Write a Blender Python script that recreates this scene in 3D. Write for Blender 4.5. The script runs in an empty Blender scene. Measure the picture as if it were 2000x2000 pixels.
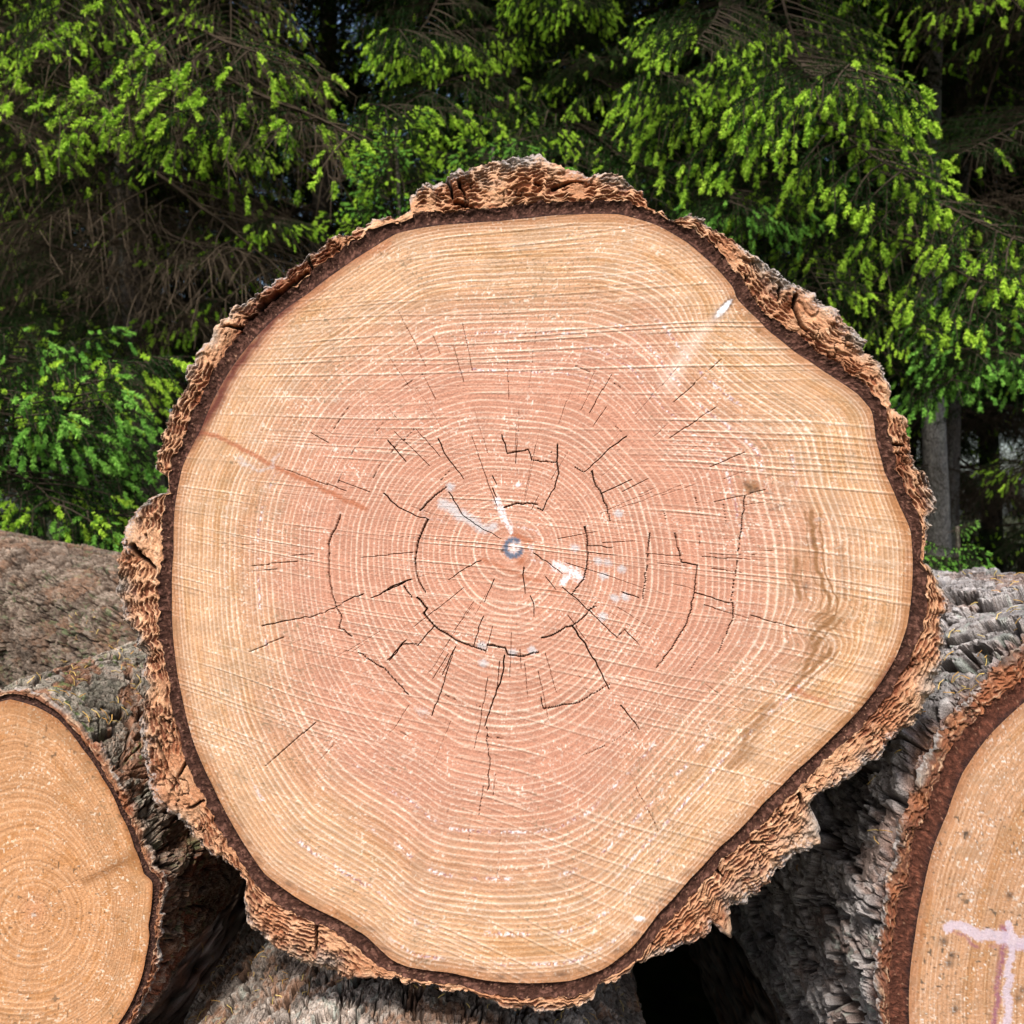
import bpy, math, random
import numpy as np
from mathutils import Vector, Matrix

# ------------------------------------------------------------------ camera, sky, sun, exposure
scene = bpy.context.scene
COL = scene.collection
HC = 1.17                 # eye height (m)
CD = 1.10                 # camera to the big cut face (m); the frame is 1 m wide there
PX = 0.0005               # one photo pixel at the big cut face (photo 2000 px)
cam_d = bpy.data.cameras.new('camera'); cam = bpy.data.objects.new('camera', cam_d); COL.objects.link(cam)
cam.location = (0, -CD, HC); cam.rotation_euler = (math.pi / 2, 0, 0)
cam_d.sensor_width = 36; cam_d.lens = 36 * CD; cam_d.clip_start = 0.05; cam_d.clip_end = 900
cam_d.dof.use_dof = True; cam_d.dof.focus_distance = CD + 0.01; cam_d.dof.aperture_fstop = 15
scene.camera = cam

SUN_EL, SUN_AZ = math.radians(50), math.radians(-14)      # azimuth: from behind the camera, to its left
world = bpy.data.worlds.new('World'); scene.world = world; world.use_nodes = True
wn = world.node_tree; bg = wn.nodes['Background']
sky = wn.nodes.new('ShaderNodeTexSky'); sky.sky_type = 'NISHITA'; sky.sun_disc = False
sky.sun_elevation = SUN_EL; sky.sun_rotation = math.pi + SUN_AZ * -1.0
sky.air_density = 1.0; sky.dust_density = 3.0; sky.ozone_density = 1.0
wn.links.new(sky.outputs[0], bg.inputs[0]); bg.inputs[1].default_value = 0.15
sd = bpy.data.lights.new('sun', 'SUN'); sd.energy = 3.3; sd.angle = math.radians(9); sd.color = (1.0, 0.97, 0.93)
sun = bpy.data.objects.new('sun', sd); COL.objects.link(sun)
sdir = Vector((math.sin(SUN_AZ) * math.cos(SUN_EL), -math.cos(SUN_AZ) * math.cos(SUN_EL), math.sin(SUN_EL)))
sun.rotation_euler = sdir.to_track_quat('Z', 'Y').to_euler(); sun.location = (0, -3, 8)
scene.view_settings.view_transform = 'Standard'; scene.view_settings.look = 'None'
scene.view_settings.exposure = 0.50; scene.view_settings.gamma = 1.0
scene.render.engine = 'CYCLES'
scene.cycles.max_bounces = 6; scene.cycles.transparent_max_bounces = 4
scene.cycles.use_denoising = True

rng = np.random.default_rng(7); random.seed(7)

# ------------------------------------------------------------------ numpy noise
def _h(ix, iy, seed):
    x = (ix.astype(np.int64) * 374761393 + iy.astype(np.int64) * 668265263 + seed * 1442695041) & 0xffffffff
    x = ((x ^ (x >> 13)) * 1274126177) & 0xffffffff
    x = ((x ^ (x >> 16)) * 2246822519) & 0xffffffff
    x ^= x >> 15
    return (x & 0xffffff) / float(0xffffff)

def vn(x, y, seed=0, per=None):
    x0 = np.floor(x); y0 = np.floor(y); fx = x - x0; fy = y - y0
    fx = fx * fx * (3 - 2 * fx); fy = fy * fy * (3 - 2 * fy)
    xa, xb = x0, x0 + 1
    if per: xa, xb = xa % per, xb % per
    a = _h(xa, y0, seed); b = _h(xb, y0, seed); c = _h(xa, y0 + 1, seed); d = _h(xb, y0 + 1, seed)
    return (a + (b - a) * fx) * (1 - fy) + (c + (d - c) * fx) * fy

def fbm(x, y, seed=0, oct=4, per=None, gain=.5):
    s = 0; a = 1.0; t = 0
    for i in range(oct):
        s = s + a * vn(x * 2**i, y * 2**i, seed + 17 * i, per * 2**i if per else None); t += a; a *= gain
    return s / t

def worley(x, y, seed=0, per=None, jit=.9):
    x0 = np.floor(x); y0 = np.floor(y)
    f1 = np.full(x.shape, 9.0); f2 = np.full(x.shape, 9.0); cid = np.zeros(x.shape)
    for i in (-1, 0, 1):
        for j in (-1, 0, 1):
            cx = x0 + i; cy = y0 + j; hx = cx % per if per else cx
            dx = cx + .5 + (_h(hx, cy, seed) - .5) * jit - x; dy = cy + .5 + (_h(hx, cy, seed + 5) - .5) * jit - y
            d = np.sqrt(dx * dx + dy * dy); n = d < f1
            f2 = np.where(n, f1, np.minimum(f2, d)); cid = np.where(n, _h(hx, cy, seed + 9), cid); f1 = np.where(n, d, f1)
    return f1, f2, cid

def ss(a, b, x):
    t = np.clip((x - a) / (b - a), 0, 1); return t * t * (3 - 2 * t)

def mixc(a, b, t):
    return a + (np.asarray(b, dtype=float) - a) * t[..., None]

def solid(c, shape):
    return np.broadcast_to(np.array(c, dtype=float), shape + (3,)).copy()

# ------------------------------------------------------------------ mesh helpers
def mesh_from(name, verts, faces, mats, color=None, extra=None, mat_idx=None, smooth=True):
    me = bpy.data.meshes.new(name); verts = np.asarray(verts, dtype=np.float32); faces = np.asarray(faces, dtype=np.int32)
    me.vertices.add(len(verts)); me.vertices.foreach_set('co', verts.ravel())
    k = faces.shape[1]; me.loops.add(faces.size); me.polygons.add(len(faces))
    me.loops.foreach_set('vertex_index', faces.ravel())
    me.polygons.foreach_set('loop_start', np.arange(0, faces.size, k, dtype=np.int32))
    me.polygons.foreach_set('loop_total', np.full(len(faces), k, dtype=np.int32))
    me.polygons.foreach_set('use_smooth', np.broadcast_to(np.asarray(smooth, dtype=bool), (len(faces),)).copy())
    for m in mats: me.materials.append(m)
    if mat_idx is not None: me.polygons.foreach_set('material_index', np.asarray(mat_idx, dtype=np.int32))
    if color is not None:
        a = me.attributes.new('tone', 'FLOAT_COLOR', 'POINT')
        c = np.ones((len(verts), 4), dtype=np.float32); c[:, :3] = np.clip(color, 0, 1); a.data.foreach_set('color', c.ravel())
    for nm, arr in (extra or {}).items():
        a = me.attributes.new(nm, 'FLOAT', 'POINT'); a.data.foreach_set('value', np.asarray(arr, dtype=np.float32).ravel())
    me.update(calc_edges=True); me.validate()
    return me

def grid_faces(R, C, wrap, flip=False):
    r = np.arange(R - 1)[:, None]; c = np.arange(C if wrap else C - 1)[None, :]; c2 = (c + 1) % C
    f = np.stack([r * C + c, r * C + c2, (r + 1) * C + c2, (r + 1) * C + c], -1).reshape(-1, 4)
    return f[:, ::-1] if flip else f

def link(o, parent=None):
    COL.objects.link(o)
    if parent: o.parent = parent
    return o

def empty(name, loc, label, cat, group=None):
    o = bpy.data.objects.new(name, None); o.empty_display_size = .1; o.location = loc; COL.objects.link(o)
    o['label'] = label; o['category'] = cat
    if group: o['group'] = group
    return o

# ------------------------------------------------------------------ materials
def principled(name, rough=.8, spec=.25):
    m = bpy.data.materials.new(name); m.use_nodes = True; nt = m.node_tree; b = nt.nodes['Principled BSDF']
    b.inputs['Roughness'].default_value = rough; b.inputs['Specular IOR Level'].default_value = spec
    return m, nt, b

def tone_material(name, rough, bump_scale, bump_dist, contrast=.35, grain=(1, 1, 1), spec=.2, fine=2200.0):
    """base colour from the 'tone' attribute, varied by procedural noise, with noise bump"""
    m, nt, b = principled(name, rough, spec); N = nt.nodes; Lk = nt.links
    at = N.new('ShaderNodeAttribute'); at.attribute_name = 'tone'
    tc = N.new('ShaderNodeTexCoord'); mp = N.new('ShaderNodeMapping'); mp.inputs['Scale'].default_value = grain
    Lk.new(tc.outputs['Object'], mp.inputs[0])
    n1 = N.new('ShaderNodeTexNoise'); n1.inputs['Scale'].default_value = bump_scale; n1.inputs['Detail'].default_value = 6
    n2 = N.new('ShaderNodeTexNoise'); n2.inputs['Scale'].default_value = fine; n2.inputs['Detail'].default_value = 2
    Lk.new(mp.outputs[0], n1.inputs['Vector']); Lk.new(mp.outputs[0], n2.inputs['Vector'])
    mr = N.new('ShaderNodeMapRange'); mr.inputs[1].default_value = .3; mr.inputs[2].default_value = .7
    mr.inputs[3].default_value = 1 - contrast; mr.inputs[4].default_value = 1 + contrast
    Lk.new(n2.outputs[0], mr.inputs[0])
    vm = N.new('ShaderNodeVectorMath'); vm.operation = 'SCALE'; Lk.new(at.outputs['Color'], vm.inputs[0]); Lk.new(mr.outputs[0], vm.inputs['Scale'])
    Lk.new(vm.outputs[0], b.inputs['Base Color'])
    ad = N.new('ShaderNodeMath'); ad.operation = 'MULTIPLY_ADD'; ad.inputs[1].default_value = .35
    Lk.new(n2.outputs[0], ad.inputs[0]); Lk.new(n1.outputs[0], ad.inputs[2])
    bp = N.new('ShaderNodeBump'); bp.inputs['Distance'].default_value = bump_dist; bp.inputs['Strength'].default_value = 1
    Lk.new(ad.outputs[0], bp.inputs['Height']); Lk.new(bp.outputs[0], b.inputs['Normal'])
    return m

M_WOOD = tone_material('sawn_wood', .75, 500, .0003, .16, spec=.2, fine=1500)
M_CAMB = tone_material('inner_bark', .85, 600, .0012, .45, spec=.15, fine=1800)
M_BARK = tone_material('cork_bark', .9, 420, .0012, .28, spec=.12, fine=1400)
M_OUT = tone_material('outer_bark', .9, 150, .0045, .38, spec=.15, fine=900)

# ------------------------------------------------------------------ photo geometry
def world_at(px, py, Y):
    k = (Y + CD) / CD
    return ((px - 1000) * PX * k, Y, HC + (1000 - py) * PX * k)

class Canvas:
    """features drawn in the cut face's own plane, sampled onto the face mesh"""
    def __init__(s, x0, y0, w, h): s.x0, s.y0 = x0, y0; s.a = np.zeros((h, w), dtype=np.float32)
    def seg(s, p, q, w, w2=None, val=1.0, soft=1.0):
        w2 = w if w2 is None else w2; m = max(w, w2) + 3
        xa = int(max(min(p[0], q[0]) - m - s.x0, 0)); xb = int(min(max(p[0], q[0]) + m - s.x0 + 1, s.a.shape[1]))
        ya = int(max(min(p[1], q[1]) - m - s.y0, 0)); yb = int(min(max(p[1], q[1]) + m - s.y0 + 1, s.a.shape[0]))
        if xb <= xa or yb <= ya: return
        Y, X = np.mgrid[ya:yb, xa:xb]; X = X + s.x0; Y = Y + s.y0
        dx, dy = q[0] - p[0], q[1] - p[1]; L2 = dx * dx + dy * dy + 1e-6
        t = np.clip(((X - p[0]) * dx + (Y - p[1]) * dy) / L2, 0, 1)
        d = np.hypot(X - p[0] - t * dx, Y - p[1] - t * dy); ww = w + (w2 - w) * t
        v = np.clip((1 - d / ww) / soft, 0, 1) * val
        s.a[ya:yb, xa:xb] = np.maximum(s.a[ya:yb, xa:xb], v)
    def line(s, pts, w, w2=None, jag=0, val=1.0, soft=1.0):
        pts = [np.array(p, float) for p in pts]; out = [pts[0]]
        for a, b in zip(pts[:-1], pts[1:]):
            n = max(1, int(np.hypot(*(b - a)) / 9)) if jag else 1
            for i in range(1, n + 1):
                q = a + (b - a) * i / n
                if jag and i < n: q = q + rng.normal(0, jag, 2)
                out.append(q)
        n = len(out) - 1
        for i in range(n):
            wa = w if w2 is None else w + (w2 - w) * i / n; wb = w if w2 is None else w + (w2 - w) * (i + 1) / n
            s.seg(out[i], out[i + 1], wa, wb, val, soft)
    def blob(s, c, rx, ry, ang=0, val=1.0, p=2):
        m = max(rx, ry) * 1.6; xa = int(max(c[0] - m - s.x0, 0)); xb = int(min(c[0] + m - s.x0, s.a.shape[1]))
        ya = int(max(c[1] - m - s.y0, 0)); yb = int(min(c[1] + m - s.y0, s.a.shape[0]))
        if xb <= xa or yb <= ya: return
        Y, X = np.mgrid[ya:yb, xa:xb]; X = X + s.x0 - c[0]; Y = Y + s.y0 - c[1]; ca, sa = math.cos(ang), math.sin(ang)
        d = ((X * ca + Y * sa) / rx) ** 2 + ((-X * sa + Y * ca) / ry) ** 2
        s.a[ya:yb, xa:xb] = np.maximum(s.a[ya:yb, xa:xb], np.exp(-d ** (p / 2)) * val)
    def get(s, X, Y):
        x = np.clip(X - s.x0, 0, s.a.shape[1] - 2); y = np.clip(Y - s.y0, 0, s.a.shape[0] - 2)
        i = x.astype(int); j = y.astype(int); fx = x - i; fy = y - j; A = s.a
        return (A[j, i] * (1 - fx) + A[j, i + 1] * fx) * (1 - fy) + (A[j + 1, i] * (1 - fx) + A[j + 1, i + 1] * fx) * fy

def radial(points, c, th, smooth=0):
    p = np.array(points, float) - np.array(c); a = np.arctan2(p[:, 1], p[:, 0]) % (2 * np.pi); r = np.hypot(p[:, 0], p[:, 1])
    o = np.argsort(a); a = a[o]; r = r[o]
    R = np.interp(th, np.r_[a[-1] - 2 * np.pi, a, a[0] + 2 * np.pi], np.r_[r[-1], r, r[0]])
    return R

def circ_smooth(R, k):
    w = np.hanning(2 * k + 1); w /= w.sum(); return np.convolve(np.r_[R[-k:], R, R[:k]], w, 'valid')

def theta_set(n, dense=None, boost=3.0):
    """angles 0..2pi, packed 'boost' times denser between the angles of dense=(a,b) (degrees)"""
    if dense is None: return np.linspace(0, 2 * np.pi, n, endpoint=False)
    t = np.linspace(0, 2 * np.pi, 20001); w = np.ones_like(t); a, b = np.radians(dense[0]), np.radians(dense[1])
    inside = ((t - a) % (2 * np.pi)) < ((b - a) % (2 * np.pi)); w[inside] = boost
    cw = np.cumsum(w); cw = (cw - cw[0]) / (cw[-1] - cw[0]); return np.interp(np.linspace(0, 1, n, endpoint=False), cw, t)

# ------------------------------------------------------------------ bark relief (metres in, metres and colour out)
def bark_relief(u, y, per_m, style, seed):
    """u: metres round the log, y: metres along it; returns height (m), colour"""
    cu, cy, depth = style['cell'][0], style['cell'][1], style['depth']
    nper = max(3, int(round(per_m / cu))); U = u / per_m * nper; V = y / cy
    wx = (fbm(U * 1.1, V * 1.1, seed + 1, 4) - .5) * 1.5; wy = (fbm(U * 1.1 + 31, V * 1.1, seed + 2, 4) - .5) * 1.5
    f1, f2, cid = worley(U + wx, V + wy, seed + 3); e = f2 - f1
    g1, g2, gid = worley(U * 2.6 + wx * 3.2, V * 2.2 + wy * 3.2, seed + 11); e2 = g2 - g1
    rough = fbm(U * 6, V * 5, seed + 21, 4); fib = fbm(U * 16, V * 9, seed + 31, 3)
    T = fbm(U * 1.3 + 5, V * .9, seed + 61, 5) * 9 + cid * 3; tf = T - np.floor(T); terr = np.floor(T) + ss(.86, 1.0, tf)
    lip = ss(.55, .80, tf) * (1 - ss(.82, .95, tf))
    ck1 = np.abs(fbm(U * 1.9 + 3, V * .8, seed + 71, 4) - .5); ck2 = np.abs(fbm(U * 4.5 + 3, V * 3.1, seed + 72, 4) - .5); ckl = (1 - ss(.006, .030, ck1)); ckf = (1 - ss(.004, .022, ck2))
    plate = ss(.0, .11, e); fl = fbm(U * 1.7 + 9, V * 1.2, seed + 41, 4); stepn = ss(.53, .56, fl)
    h = depth * (plate * (.45 + .50 * cid) + (.05 + .08 * style.get('fine', 1)) * (terr - 6) + .16 * ss(0, .07, e2) * (.3 + gid) + style.get('fine', 1) * (.22 * (rough - .5) + .07 * (fib - .5)) - .22 * stepn - .40 * ckl - .16 * ckf)
    c = solid(style['plate'], u.shape)
    c = mixc(c, style['plate2'], ss(.30, .80, gid * .45 + fib * .55))
    c = mixc(c, style['flake'], np.clip(stepn * ss(.35, .7, cid * .6 + rough * .5) + .6 * ss(.80, 1.0, tf) * (gid > .4), 0, 1) * style.get('flake_amt', .7))
    c = mixc(c, style['plate2'], lip * .6)
    c = mixc(c, style['fissure'], ckl * .85); c = mixc(c, style['fissure'], ckf * .55)
    c = mixc(c, style['fissure'], (1 - ss(.02, .10, e)) * .9)
    c = mixc(c, style['fissure'], (1 - ss(.0, .05, e2)) * .75)
    lich = ss(.60, .72, fbm(U * 9, V * 9, seed + 51, 3)) * ss(.45, .6, fbm(U * .9, V * .9, seed + 52, 3))
    c = mixc(c, style['lichen'], lich * style.get('lichen_amt', .5))
    c *= (.62 + .76 * fib)[..., None] * (.70 + .6 * rough)[..., None]
    c *= (.45 + 1.1 * fbm(u / .11, y / .16, seed + 77, 3))[..., None]
    return h, c

GREY = dict(cell=(.080, .12), depth=.030, fine=.45, plate=(.27, .242, .23), plate2=(.45, .415, .395), flake=(.21, .105, .062), fissure=(.035, .02, .014),
            lichen=(.36, .42, .36), flake_amt=.5, lichen_amt=.45)
TOP = dict(cell=(.045, .10), depth=.015, plate=(.22, .17, .13), plate2=(.42, .35, .28), flake=(.33, .14, .07), fissure=(.04, .022, .014),
           lichen=(.20, .24, .10), flake_amt=.8, lichen_amt=.7)
RED = dict(cell=(.045, .08), depth=.015, plate=(.17, .085, .048), plate2=(.27, .20, .15), flake=(.16, .05, .024), fissure=(.022, .010, .007),
           lichen=(.17, .20, .09), flake_amt=.9, lichen_amt=.4)

# ------------------------------------------------------------------ wood face colour
HEART = np.array((.47, .220, .142)); SAP = np.array((.52, .290, .155)); CREAM = np.array((.82, .64, .50))

def wood_face(px, py, rn, rho, th, cracks, masks, seed, ring_w, heart=.70, pale=1.0, pivot=(-1386, 784), tint=(1, 1, 1), sawk=1.0, flecks=0.0):
    """px,py in photo pixels on the face plane; rn 0..1 from pith to edge; rho ring radius in px -> relief (m), colour"""
    # ring phase: cumulative ring count with varying ring width
    rr = np.linspace(0, rho.max() + 2, 4000)
    wv = ring_w * (1.05 + .75 * (fbm(rr / 70., rr * 0, seed + 1, 4) - .5) * 2)
    q = rr / rho.max(); wv = wv * np.interp(q, [0, .1, .3, .62, .8, 1], [.75, .82, 1.05, 1.25, .85, .62]); wv = np.maximum(wv, ring_w * .38)
    ph = np.interp(rho, rr, np.cumsum((rr[1] - rr[0]) / wv)); ph = ph + .25 * (fbm(px / 60., py / 60., seed + 2, 3) - .5)
    k = np.floor(ph); f = ph - k
    rs = _h(k, k * 0, seed + 3)                                  # every ring its own strength
    wl = .12 + .12 * rs
    tri = np.clip(1 - np.abs(f - .5) / wl, 0, 1)                 # pale fibre line of the late wood
    n_big = fbm(px / 160., py / 160., seed + 4, 4); n_mid = fbm(px / 26., py / 26., seed + 5, 3)
    n_fine = vn(px / 2.6, py / 2.6, seed + 6); n_fine2 = vn(px / 4.6, py / 3.2, seed + 7)
    hs = ss(heart - .20, heart + .14, rn + (n_big - .5) * .22)
    c = solid(HEART, px.shape); c = mixc(c, SAP, hs)
    # slow alternation of broad rings
    broad = fbm(rho / (ring_w * 2.1), th * 0 + seed, seed + 8, 2)
    c *= (.93 + .16 * broad)[..., None]
    darkline = ss(.62, .98, f) * (.35 + .65 * _h(k, k * 0 + 1, seed + 3))
    c *= (1 - darkline * (.20 + .10 * hs))[..., None]
    strength = np.clip((.30 + .85 * rs) * (.60 + .7 * fbm(th * 9, rho / 40., seed + 9, 3)), 0, 1)
    lit = tri * strength * np.clip(.60 + .6 * n_fine, 0, 1)
    c = mixc(c, CREAM, lit * .80 * pale)
    # saw marks: arcs swept from the bar's pivot
    ax = np.arctan2(py - pivot[1], px - pivot[0]); rad = np.hypot(px - pivot[0], py - pivot[1])
    sc = ax * 2400 + (fbm(rad / 420., ax * 9, seed + 10, 2) - .5) * 30
    s3 = vn(sc / 22., rad / 700., seed + 14)
    pitch = 9.2; sp = sc / pitch + (fbm(sc / 60., rad / 900., seed + 12, 2) - .5) * 1.6; kk = np.floor(sp); ff = sp - kk
    amp = _h(kk, kk * 0 + 3, seed + 12); brk = vn(kk * 3.7, rad / 130., seed + 13); sub = vn(sc / 3.0, rad / 240., seed + 24)
    zone = (.45 + .75 * ss(.36, .62, fbm(px / 240., py / 170., seed + 15, 3))) * sawk
    sl = np.clip(1 - np.abs(ff - .5) / (.12 + .13 * amp), 0, 1) * np.clip(.05 + 1.05 * amp ** 1.5, 0, 1) * ss(.12, .62, brk) * zone
    sl = np.clip(sl + ss(.72, .9, sub) * .35 * zone, 0, 1)
    c = mixc(c, CREAM * np.array((1, .98, .97)), np.clip(sl * (.35 + .75 * n_fine2), 0, 1) * .72)
    sd_ = np.clip(1 - np.abs(ff - .86) / .13, 0, 1) * ss(.2, .6, brk) * zone * amp
    c *= (1 - .36 * sd_)[..., None]  # shading of each saw groove painted into the colour
    # loose fibres, sawdust, mildew specks
    c *= (.84 + .30 * n_fine)[..., None] * (.90 + .20 * n_mid)[..., None]
    dens = ss(.35, .75, rn) * .6 + .25
    spk = ss(.74, .88, vn(px / 3.4 + 7, py / 3.4, seed + 17)) * ss(.38, .60, fbm(px / 70., py / 70., seed + 18, 4) * .8 + dens * .2 + lit * .3) * np.clip(.25 + 1.3 * sl + .6 * ss(.5, .7, n_mid), 0, 1)
    c = mixc(c, (.84, .77, .66), spk * .7)
    dk = ss(.76, .90, vn(px / 3.6, py / 3.0 + 9, seed + 19)) * ss(.46, .64, fbm(px / 75., py / 75., seed + 20, 4)) * ss(.35, .7, rn)
    c = mixc(c, (.20, .145, .085), dk * .75); grime = ss(.50, .72, fbm(px / 34., py / 20., seed + 26, 5)) * ss(.45, .85, rn) * (.4 + .9 * n_fine); c = mixc(c, (.30, .215, .135), np.clip(grime, 0, 1) * .30)
    c = mixc(c, c * np.array((.80, .68, .46)), ss(.56, .74, fbm(rho / 16., th * 5, seed + 21, 4)) * hs * .55)
    if flecks:
        fw = ss(.78, .92, vn(px / 3.7, py / 3.7, seed + 33)) * ss(.42, .6, fbm(rho / 22., th * 7, seed + 34, 3)); c = mixc(c, (.80, .76, .70), fw * .85 * flecks)
        fd = ss(.84, .92, vn(px / 6.0 + 50, py / 6.0, seed + 35)) * ss(.45, .6, fbm(px / 120., py / 90., seed + 36, 3)); c = mixc(c, (.07, .06, .045), fd * .8 * flecks)
    edge = ss(.955, 1.0, rn + (n_mid - .5) * .03); c = mixc(c, c * np.array((.66, .50, .40)), edge * .7)
    # purple resin ducts strung along some rings
    if 'resin' in masks:
        r_ = masks['resin']; sp1 = ss(.60, .74, vn(px / 3.2, py / 3.2 + 40, seed + 22)); sp2 = ss(.52, .70, vn(px / 3.6 + 40, py / 3.6, seed + 23))
        c = mixc(c, (.90, .86, .86), r_ * sp2 * .8); c = mixc(c, (.26, .105, .125), r_ * sp1 * .85)
    for key, colr, amt in (('brown', (.22, .100, .035), .85), ('red', (.36, .120, .055), .80), ('darkred', (.10, .022, .016), .9), ('black', (.05, .035, .028), .9), ('grey', (.50, .49, .49), .75), ('white', (.86, .85, .88), .92),
                           ('slate', (.085, .11, .16), .95), ('purple', (.26, .09, .15), .85), ('pale', (.84, .66, .57), .8)):
        if key in masks:
            m_ = masks[key]; g = (m_ * 1.15 - (1 - n_fine * .4 - n_fine2 * .3 - n_mid * .3) * 1.15 + .16 * (m_ > .35)) * 1.4 if key in ('white', 'purple', 'grey', 'slate') else m_ * (.75 + .5 * n_mid)
            c = mixc(c, colr, np.clip(g, 0, 1) * amt)
    if 'chalk' in masks: c = mixc(c, (.60, .53, .63), np.clip((masks['chalk'] * 1.2 - 1.2 * (1 - .35 * n_fine - .35 * n_fine2 - .3 * n_mid)) * 2.4, 0, 1) * .75)
    ck = cracks; c = mixc(c, (.045, .018, .010), ss(.10, .55, ck) * .93)  # cracks darkened in colour too: groove shade painted in with dirt and resin
    h = .0003 * tri * rs + .00055 * (sl - .6 * sd_) + .0003 * (s3 - .5) + .00035 * (n_fine - .5) + .0022 * (n_big - .5)
    h = h - .009 * ss(.12, .7, ck)
    return h, c

# ------------------------------------------------------------------ one log: cut face, inner bark, bark
def build_log(name, label, cat, Yf, pith, wood_R, outer_R, th, nr, face_kw, bark_kw, style, length, seed, rowsY, band=24, group=None,
              inner_shape=None, cell=(27., 8.5), yaw=0.0, rise=0.0, taper=.03, resin=None, centre=None):
    """wood_R(th), outer_R(th): radii in photo px about the pith, measured in the plane of the cut face"""
    k = (Yf + CD) / CD * PX
    C = centre or pith
    base = world_at(C[0], C[1], Yf)
    root = empty(name, base, label, cat, group)
    def W(px, py, Y):                                    # local coordinates relative to the log's end centre
        return np.stack([(px - C[0]) * k, Y + 0 * px, -(py - C[1]) * k], -1)
    n = len(th); ct, st = np.cos(th), np.sin(th)
    Rw = wood_R; Ro = outer_R
    # --- cut face
    s = np.linspace(0, 1, nr) ** .97; S, T = np.meshgrid(s, th, indexing='ij'); RW = Rw[None, :]; r = S * RW
    px = pith[0] + r * ct; py = pith[1] + r * st
    Rs = circ_smooth(Rw, max(3, n // 90)); Rm = Rs.mean()
    b = (Rs / Rm)[None, :]; a_ = inner_shape(th)[None, :] if inner_shape is not None else 1.0
    w = ss(.05, .95, S); rho = r / ((1 - w) * a_ + w * b)
    rho = rho + face_kw.get('kink', lambda p, q, t: 0)(px, py, T)
    rho = np.maximum(rho, 0)
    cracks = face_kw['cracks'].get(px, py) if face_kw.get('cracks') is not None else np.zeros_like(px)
    masks = {kk: c.get(px, py) for kk, c in face_kw.get('masks', {}).items()}
    if resin:
        rm = np.zeros_like(px)
        for (r0, t0, t1, wd) in resin:
            inn = ss(0, .12, ((T - math.radians(t0)) % (2 * np.pi))) * ss(0, .12, ((math.radians(t1) - T) % (2 * np.pi))) * ((((T - math.radians(t0)) % (2 * np.pi)) < ((math.radians(t1 - t0)) % (2 * np.pi))))
            rm = np.maximum(rm, np.clip(1 - np.abs(rho - r0 - 5 * (vn(T * 20, T * 0, 5) - .5)) / wd, 0, 1) * inn * ss(.3, .55, fbm(T * 22, rho / 90., int(r0), 3)))
        masks['resin'] = rm
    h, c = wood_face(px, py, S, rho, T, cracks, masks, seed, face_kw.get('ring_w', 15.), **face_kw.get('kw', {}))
    if 'tint' in face_kw: c = c * np.array(face_kw['tint'])
    v = W(px, py, -h)
    me = mesh_from('cut_face', v.reshape(-1, 3), grid_faces(nr, n, True, flip=False), [M_WOOD], c.reshape(-1, 3))
    link(bpy.data.objects.new('cut_face', me), root)
    # --- inner bark band (dark), slightly sunk
    per = 2 * np.pi * Rw.mean(); u = th / (2 * np.pi) * per
    bandw = band * (.72 + .56 * fbm(u / 95., u * 0, seed + 60, 3, None)) * (bark_kw.get('bandf', lambda t: 1)(th))
    bandw = bandw * (.62 + .55 * fbm(u / 60., u * 0 + 5, seed + 65, 3) + .38 * fbm(u / 10., u * 0 + 2, seed + 64, 3)); bandw = np.minimum(bandw, (Ro - Rw) * .6)
    nb = 14; q = np.linspace(0, 1, nb)[:, None]
    rb = Rw[None] - 1.5 + (bandw[None] + 3.0) * q; px = pith[0] + rb * ct; py = pith[1] + rb * st; U = np.broadcast_to(u, rb.shape)
    n1 = vn(px / 2.6, py / 2.6, seed + 61); n2 = fbm(px / 9., py / 9., seed + 62, 3)
    col = solid(bark_kw.get('band', (.055, .022, .014)), rb.shape) * (.30 + .70 * n1 + .40 * n2)[..., None]
    fibr = fbm(U / 7., q * 7 + fbm(U / 30., q * 2, seed + 66, 3) * 3, seed + 67, 3); col = mixc(col, np.array(bark_kw.get('band', (.080, .036, .025))) * 2.3, ss(.52, .74, fibr) * .7)
    col = mixc(col, (.022, .011, .010), (1 - ss(0, .30, q + .25 * (n2 - .5) + 0 * rb)) * .85)
    col = mixc(col, (.42, .24, .15), ss(.90, .97, n1) * .6)
    hb = .0016 * (fibr - .5) - .0028 * np.sin(np.pi * np.clip(q, 0, 1)) + .0016 * (n1 - .5) + .001 * (n2 - .5) - .001
    me = mesh_from('inner_bark', W(px, py, -hb).reshape(-1, 3), grid_faces(nb, n, True), [M_CAMB], col.reshape(-1, 3))
    link(bpy.data.objects.new('inner_bark', me), root)
    # --- bark: sawn annulus, then the outside of the log running back
    na = bark_kw.get('rows', 70); q = np.linspace(0, 1, na)[:, None]
    R0 = Rw + bandw
    rag = fbm(u / 13., u * 0, seed + 70, 4) - .5; rag2 = np.floor(fbm(u / 34., u * 0 + 3, seed + 71, 3) * 7) / 7 - .5
    Roo = np.maximum(Ro + (rag * 15 + rag2 * 16) * bark_kw.get('rag', 1), R0 + 5)
    rb = R0[None] + (Roo - R0)[None] * q; thick = (Roo - R0)[None] + 0 * rb; vpx = rb - R0[None]
    px = pith[0] + rb * ct; py = pith[1] + rb * st; U = np.broadcast_to(u, rb.shape)
    npr = max(8, int(per / cell[0])); UU = U / per * npr
    wrp = fbm(px / 42., py / 42., seed + 72, 3) - .5; wrp2 = fbm(px / 90., py / 90., seed + 73, 3) - .5
    fl = fbm(px / 15., py / 15., seed + 79, 3) - .5
    VV = vpx / cell[1] + wrp * 1.7 + wrp2 * 3.2 + fl * .5
    f1, f2, cid = worley(UU + wrp * .7 + fl * .25, VV, seed + 74, None, .85); e = f2 - f1
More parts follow.
